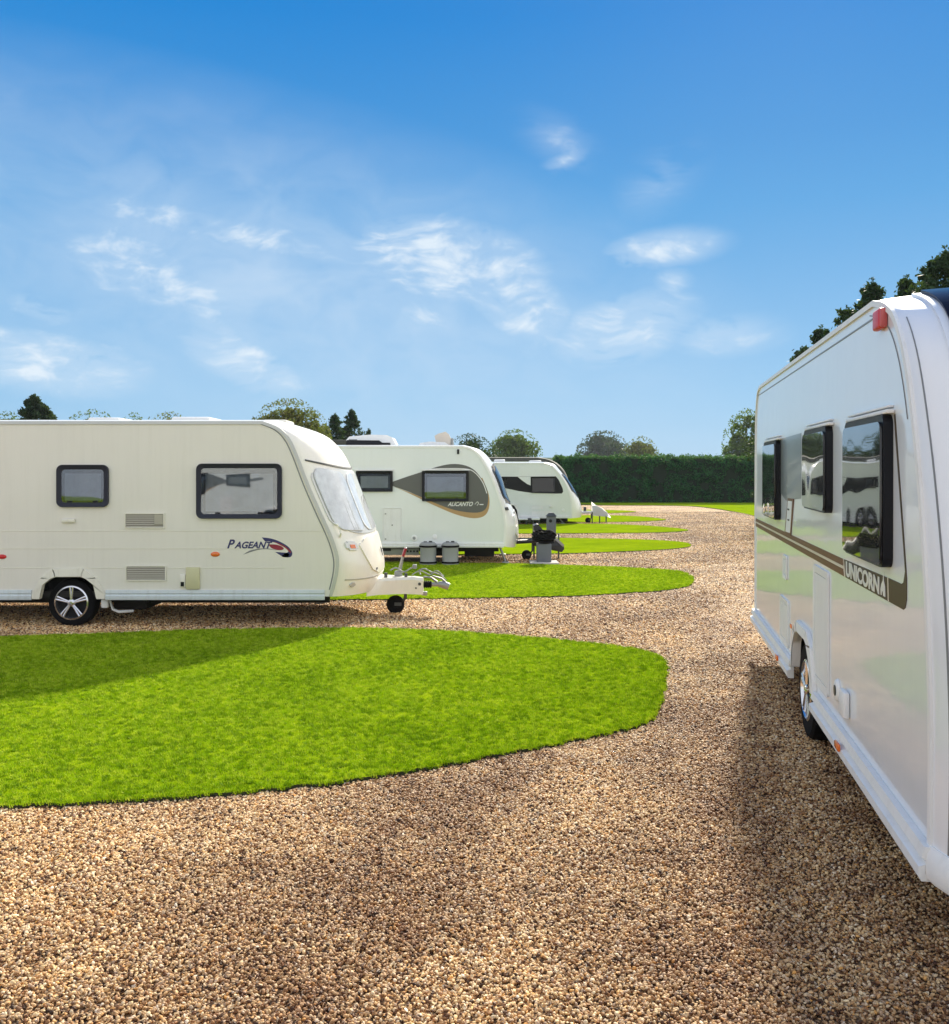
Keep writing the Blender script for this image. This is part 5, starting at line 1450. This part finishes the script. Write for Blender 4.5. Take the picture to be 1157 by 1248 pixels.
def broad_tree(px, D, py_top, wpx, label, m='leaf_mid', n=5200, seed=1, airy=0.0, low=0.25, size=0.13):
    if D < 70: n, size = int(n * 2.2), size * 0.66
    k = F / D; x = (px - CX) / k; h = EYE + (HY - py_top) / k; w = wpx / k
    rnd = random.Random(seed)
    t = thing('broadleaf_tree', label, 'tree', (x, D, 0), 0, 'trees beyond the pitches')
    trunk(t, h * 0.85, 0.05 + h * 0.022, rnd, 7, w / 2)
    bm = bmesh.new()
    ch = h * (1 - low) / 2; cz = h - ch
    clumps = int(26 + 20 * (1 - airy))
    for _ in range(clumps):
        while True:
            d = Vector((rnd.uniform(-1, 1), rnd.uniform(-1, 1), rnd.uniform(-1, 1)))
            if d.length <= 1: break
        rad = (0.26 + 0.12 * rnd.random()) * w / 2
        d = d.normalized() * d.length ** 0.5 * 0.84
        c = (d.x * (w / 2 - rad * 0.5), d.y * (w / 2 - rad * 0.5), cz + d.z * (ch - rad * 0.6))
        leaf_cloud(bm, c, rad, int(n / clumps), size, rnd, 0.8)
    # stray twigs breaking the outline
    for _ in range(int(n * 0.05)):
        a = rnd.uniform(0, 6.28); e = rnd.uniform(-0.3, 1.5)
        p = Vector((math.cos(a) * math.cos(e) * w / 2, math.sin(a) * math.cos(e) * w / 2, cz + math.sin(e) * ch)) * 1.0
        p *= 1.0; p.z = cz + math.sin(e) * ch * rnd.uniform(0.9, 1.04)
        leaf(bm, p, size * 0.8, rnd)
    mk('crown', bm, m, t, None)
    return t

def conifer(px, D, py_top, wpx, label, m='leaf_dark', n=5200, seed=1, low=0.08, full=0.8, size=0.11):
    n, size = int(n * 1.8), size * 0.72
    k = F / D; x = (px - CX) / k; h = EYE + (HY - py_top) / k; w = wpx / k
    rnd = random.Random(seed)
    t = thing('conifer_tree', label, 'tree', (x, D, 0), 0, 'conifers beyond the pitches')
    trunk(t, h * 0.95, 0.05 + h * 0.015, rnd, 0)
    bm = bmesh.new()
    nb = 130
    for b in range(nb):
        a = rnd.uniform(0, 6.28); q = (b / nb) ** 0.85
        z0 = h * (low + (0.97 - low) * q)
        l = (w / 2) * (1 - q) ** max(full, 0.78) * rnd.uniform(0.7, 1.15) + 0.05
        rise = rnd.uniform(0.25, 0.85) * (1 - 0.6 * q)
        reach = 1.0 + (rnd.random() ** 2) * 0.35
        for _ in range(int(n / nb)):
            s = rnd.random() ** 0.6
            s *= reach
            p = Vector((math.cos(a) * l * s, math.sin(a) * l * s, z0 + l * s * rise))
            sp = 0.035 + 0.16 * max(0.0, 1.05 - s) * (0.3 + l)
            p += Vector((rnd.gauss(0, sp), rnd.gauss(0, sp), rnd.gauss(0, sp * 0.8)))
            if p.z > h: continue
            leaf(bm, p, size * rnd.uniform(0.6, 1.3), rnd)
    for _ in range(60): leaf(bm, Vector((rnd.gauss(0, 0.04), rnd.gauss(0, 0.04), h * rnd.uniform(0.93, 1.0))), size * 0.7, rnd)
    mk('crown', bm, m, t, None)
    return t
conifer(42, 40, 480, 130, 'dark pointed conifer rising alone above the roof of the cream caravan', seed=3, full=0.6, n=8500)
broad_tree(8, 44, 502, 60, 'low green tree beside the pointed conifer, just over the cream caravan roof', 'leaf_mid', seed=4, airy=1, n=2600)
broad_tree(112, 42, 500, 78, 'low bushy green tree over the cream caravan roof, just past the pointed conifer', 'leaf_mid', seed=5, airy=1, n=3000)
broad_tree(163, 46, 504, 40, 'smallest thin tree over the cream caravan roof', 'leaf_mid', seed=6, airy=1, n=1600)
broad_tree(205, 44, 503, 84, 'brownish low wide tree over the middle of the cream caravan roof', 'leaf_olive', seed=7, airy=1, n=3000)
broad_tree(352, 44, 487, 104, 'large ragged olive tree behind the curved front of the cream caravan', 'leaf_olive', seed=8, airy=0.6, n=7500)
conifer(408, 50, 503, 66, 'small blue green conifer beside the ragged olive tree', seed=9, full=0.5, n=3600)
conifer(428, 52, 498, 74, 'conifer above the air conditioner of the teardrop caravan', seed=10, full=0.5, n=4200)
conifer(449, 60, 522, 26, 'tiny conifer tip above the air conditioner', seed=18, full=0.6, n=1500)
broad_tree(573, 58, 529, 66, 'dark round tree behind the beige roof dome', 'leaf_dark', seed=11, n=5200)
broad_tree(628, 120, 524, 68, 'airy rounded pale green tree over the roof of the far caravan', 'leaf_mid', seed=12, airy=0.9, n=7000, size=0.22, low=0.12)
broad_tree(600, 90, 545, 60, 'low dark tree between the roof dome and the airy pale tree', 'leaf_dark', seed=19, n=3000, size=0.16)
broad_tree(735, 250, 525, 66, 'hazy dark dome shaped tree above the hedge', 'leaf_dark', seed=13, n=9000, size=0.42, low=0.1)
broad_tree(781, 150, 532, 46, 'small autumn brown tree beside the dome shaped tree', 'leaf_olive', seed=14, airy=0.7, n=5000, size=0.24, low=0.1)
broad_tree(912, 120, 499, 62, 'tall grey green tree above the hedge beside the pearl white caravan', 'leaf_mid', seed=15, airy=0.4, n=9500, size=0.22, low=0.08)
conifer(1152, 20, 300, 300, 'biggest dark conifer showing above the front of the pearl white caravan', seed=16, full=0.55, n=9500, size=0.09)
conifer(1064, 24, 338, 240, 'dark conifer just behind the red marker lamp corner of the pearl white caravan', seed=17, full=0.7, n=8000, size=0.09)
conifer(1033, 26, 372, 190, 'slim dark conifer filling the gap low along the pearl white caravan roof', seed=22, full=0.7, n=6500, size=0.09)
conifer(1105, 22, 334, 220, 'dark conifer between the biggest one and the red marker lamp', seed=23, full=0.6, n=6500, size=0.09)
conifer(978, 33, 422, 150, 'furthest dark conifer tip over the far end of the pearl white caravan roof', seed=24, full=0.7, n=4500, size=0.09)
conifer(1000, 30, 396, 190, 'dark conifer with only its tip over the middle of the pearl white caravan roof', seed=20, full=0.7, n=6500, size=0.09)

# ================================================================== FAR BUILDINGS
b = thing('long_building', 'long low building with pale green grey roof showing over the hedge end', 'building', (7.5, 80, 0))
bm = bmesh.new(); plate(bm, [(-4.5, 3.25), (-4.2, 3.35), (4.6, 3.3), (5.0, 2.7), (-5.0, 2.7)], -3, 3); mk('roof', bm, 'far_roof', b)
bm = bmesh.new(); box(bm, -4.6, 4.6, -2.6, 2.6, 0, 2.7); mk('wall', bm, 'far_wall', b)
b = thing('shed', 'dark flat roofed shed glimpsed between the cream caravan and the roof air conditioner', 'shed', ((412 - CX) / F * 30, 31, 0))
bm = bmesh.new(); box(bm, -1.8, 0.5, -1.0, 1.0, 2.82, 2.98, 0.02); mk('roof', bm, 'dark_roof', b)
bm = bmesh.new(); box(bm, -1.7, 0.4, -0.9, 0.9, 0, 2.82); mk('wall', bm, 'dark_plastic', b)

hz = bpy.data.materials.new('haze'); t = nt(hz); g = N(t)
vo = g.n('ShaderNodeVolumePrincipled', ins={'Color': (0.86, 0.92, 1.0, 1), 'Density': 0.00028})
g.link(vo.outputs[0], g.n('ShaderNodeOutputMaterial').inputs['Volume'])
M['haze'] = hz
bm = bmesh.new(); box(bm, -166, 166, -66, 316, -1.1, 15.5)
o = mk('haze', bm, 'haze', None, None); tag(o, 'thin pale haze softening the trees beyond the hedge', 'haze', kind='stuff')

# ================================================================== CAMERA, LIGHT, SKY
cam = bpy.data.cameras.new('camera'); co = bpy.data.objects.new('camera', cam); COL.objects.link(co)
co.location = (0, 0, EYE); co.rotation_euler = (R(90), 0, 0)
cam.sensor_fit = 'HORIZONTAL'; cam.sensor_width = 36; cam.lens = 36 * F / 1157; cam.shift_y = (HY - 624) / 1157
cam.clip_end = 3000; cam.clip_start = 0.05
S.camera = co
SUN = Vector((0.54, 1.56, 1.0)).normalized()
elev = math.asin(SUN.z); az = math.atan2(SUN.x, SUN.y)
sl = bpy.data.lights.new('sun', 'SUN'); sl.energy = 5.0; sl.angle = R(2.6); sl.color = (1.0, 0.91, 0.74)
so = bpy.data.objects.new('sun', sl); COL.objects.link(so); so.rotation_euler = (-SUN).to_track_quat('-Z', 'Y').to_euler()
w = bpy.data.worlds.new('World'); S.world = w; w.use_nodes = True
t = w.node_tree; t.nodes.clear(); g = N(t)
out = g.n('ShaderNodeOutputWorld'); bg = g.n('ShaderNodeBackground')
sky = g.n('ShaderNodeTexSky', sky_type='NISHITA', sun_disc=False)
sky.sun_elevation = elev; sky.sun_rotation = az; sky.air_density = 1.0; sky.dust_density = 0.3; sky.ozone_density = 3.0
tc = g.n('ShaderNodeTexCoord').outputs['Generated']
xyz = g.n('ShaderNodeSeparateXYZ', ins={0: tc})
azn = g.math('ARCTAN2', xyz.outputs[0], xyz.outputs[1]); eln = g.math('ARCSINE', xyz.outputs[2])
# deep polarised-looking blue: blend of the physical sky with a gradient by elevation
en = g.math('MULTIPLY', eln, 1.0 / 0.6, True)
grad = g.ramp(en, [(0.0, (1.75, 2.95, 4.2)), (0.14, (1.4, 2.7, 4.1)), (0.46, (0.42, 1.8, 3.65)), (0.57, (0.24, 1.5, 3.45)), (0.77, (0.0, 1.15, 3.3)), (1.0, (0.0, 0.9, 3.0))])
base = g.mix(0.95, sky.outputs[0], grad)
# clouds
cv = g.n('ShaderNodeCombineXYZ', ins={0: azn, 1: eln, 2: 0.0}).outputs[0]
def blob(px, py, rx, ry, rot):
    a = math.atan((px - CX) / F); e = math.atan((HY - py) / F * math.cos(a))
    m1 = g.n('ShaderNodeVectorMath', operation='SUBTRACT', ins={0: cv, 1: (a, e, 0)})
    m2 = g.n('ShaderNodeMapping', vector_type='TEXTURE', ins={'Vector': m1.outputs[0], 'Rotation': (0, 0, R(rot)), 'Scale': (rx / F, ry / F, 1)})
    gr = g.n('ShaderNodeTexGradient', gradient_type='SPHERICAL', ins={0: m2.outputs[0]})
    return gr.outputs[1]
blobs = [(300, 288, 230, 24, -9, .75), (545, 318, 130, 46, -8, 1.25), (625, 362, 90, 40, -32, 1.05), (170, 328, 105, 38, -18, .95), (248, 385, 90, 26, -42, .6), (292, 440, 100, 28, -22, .85), (50, 440, 130, 32, -6, .9),
         (808, 303, 75, 20, 4, .9), (755, 402, 100, 40, 12, .9), (880, 410, 75, 24, 2, .6), (330, 296, 150, 22, -8, .5), (50, 376, 50, 16, -15, .6), (680, 170, 60, 26, -25, .35), (800, 225, 70, 34, 35, .3), (690, 195, 36, 12, 20, .5), (500, 380, 90, 26, -15, .5), (820, 342, 30, 18, 0, .5), (510, 448, 40, 12, 0, .3), (630, 508, 40, 12, 0, .25)]
tot = None
for bx in blobs:
    v = g.math('MULTIPLY', blob(bx[0], bx[1], bx[2] * 1.3, bx[3] * 1.5, bx[4]), bx[5])
    tot = v if tot is None else g.math('MAXIMUM', tot, v)
veil = blob(330, 330, 620, 210, -10)
# other faint clouds round the rest of the sky
wn = g.n('ShaderNodeTexNoise', ins={'Vector': tc, 'Scale': 5.0, 'Detail': 4.0})
wo = g.n('ShaderNodeVectorMath', operation='SUBTRACT', ins={0: wn.outputs[1], 1: (0.5, 0.5, 0.5)})
wv = g.n('ShaderNodeVectorMath', operation='MULTIPLY_ADD', ins={0: wo.outputs[0], 1: (0.20, 0.10, 0.0), 2: cv})
mp = g.n('ShaderNodeMapping', ins={'Vector': wv.outputs[0], 'Rotation': (0, 0, R(20)), 'Scale': (7.5, 15.0, 1.0)})
n1 = g.n('ShaderNodeTexNoise', ins={'Vector': mp.outputs[0], 'Scale': 1.6, 'Detail': 10.0, 'Roughness': 0.54, 'Distortion': 0.35})
mp2 = g.n('ShaderNodeMapping', ins={'Vector': wv.outputs[0], 'Rotation': (0, 0, R(-14)), 'Scale': (12.0, 40.0, 1.0)})
n2 = g.n('ShaderNodeTexNoise', ins={'Vector': mp2.outputs[0], 'Scale': 2.2, 'Detail': 10.0, 'Roughness': 0.58, 'Distortion': 0.2})
nn = g.math('ADD', g.math('MULTIPLY', n1.outputs[0], 0.62), g.math('MULTIPLY', n2.outputs[0], 0.38))
vv = g.math('ADD', nn, g.math('MULTIPLY', tot, 0.20))
st = g.ramp(vv, [(0.40, (0.0,) * 3), (0.57, (0.30,) * 3), (0.82, (1, 1, 1))], 'EASE')
# bright fill added to the unseen sky behind and left, lifting the shaded sides
q = g.math('ADD', g.math('MULTIPLY', xyz.outputs[1], -0.75), g.math('MULTIPLY', xyz.outputs[0], -0.66))
behind = g.ramp(q, [(0.0, (0, 0, 0)), (0.35, (1, 1, 1))])
edge = g.ramp(tot, [(0.0, (0, 0, 0)), (0.55, (1, 1, 1))], 'EASE')
cf = g.math('MULTIPLY', g.math('MULTIPLY', edge, st), 1.15, True)
cf = g.math('MAXIMUM', cf, g.math('MULTIPLY', veil, g.math('MULTIPLY', n1.outputs[0], 0.85)))
cf = g.math('MAXIMUM', cf, g.math('MULTIPLY', behind, g.math('ADD', g.math('MULTIPLY', n1.outputs[0], 0.7), 0.35)), True)
cf = g.math('MULTIPLY', cf, 0.93)
ccol = g.mix(behind, (4.0, 4.5, 4.95), (7.0, 6.9, 6.7))
base = g.mix(cf, base, ccol)
# bright fill added to the unseen sky right of the view, lighting caravan fronts
right_fill = g.ramp(xyz.outputs[0], [(0.48, (0, 0, 0)), (0.75, (0.95,) * 3)], 'EASE')
base = g.mix(right_fill, base, (9.5, 9.2, 8.6))
g.link(base, bg.inputs[0]); bg.inputs[1].default_value = 0.116
g.link(bg.outputs[0], out.inputs[0])
S.view_settings.view_transform = 'Standard'; S.view_settings.look = 'None'
S.view_settings.exposure = 0.78; S.view_settings.gamma = 1.0
S.cycles.use_denoising = True
S.cycles.max_bounces = 8; S.cycles.transparent_max_bounces = 16
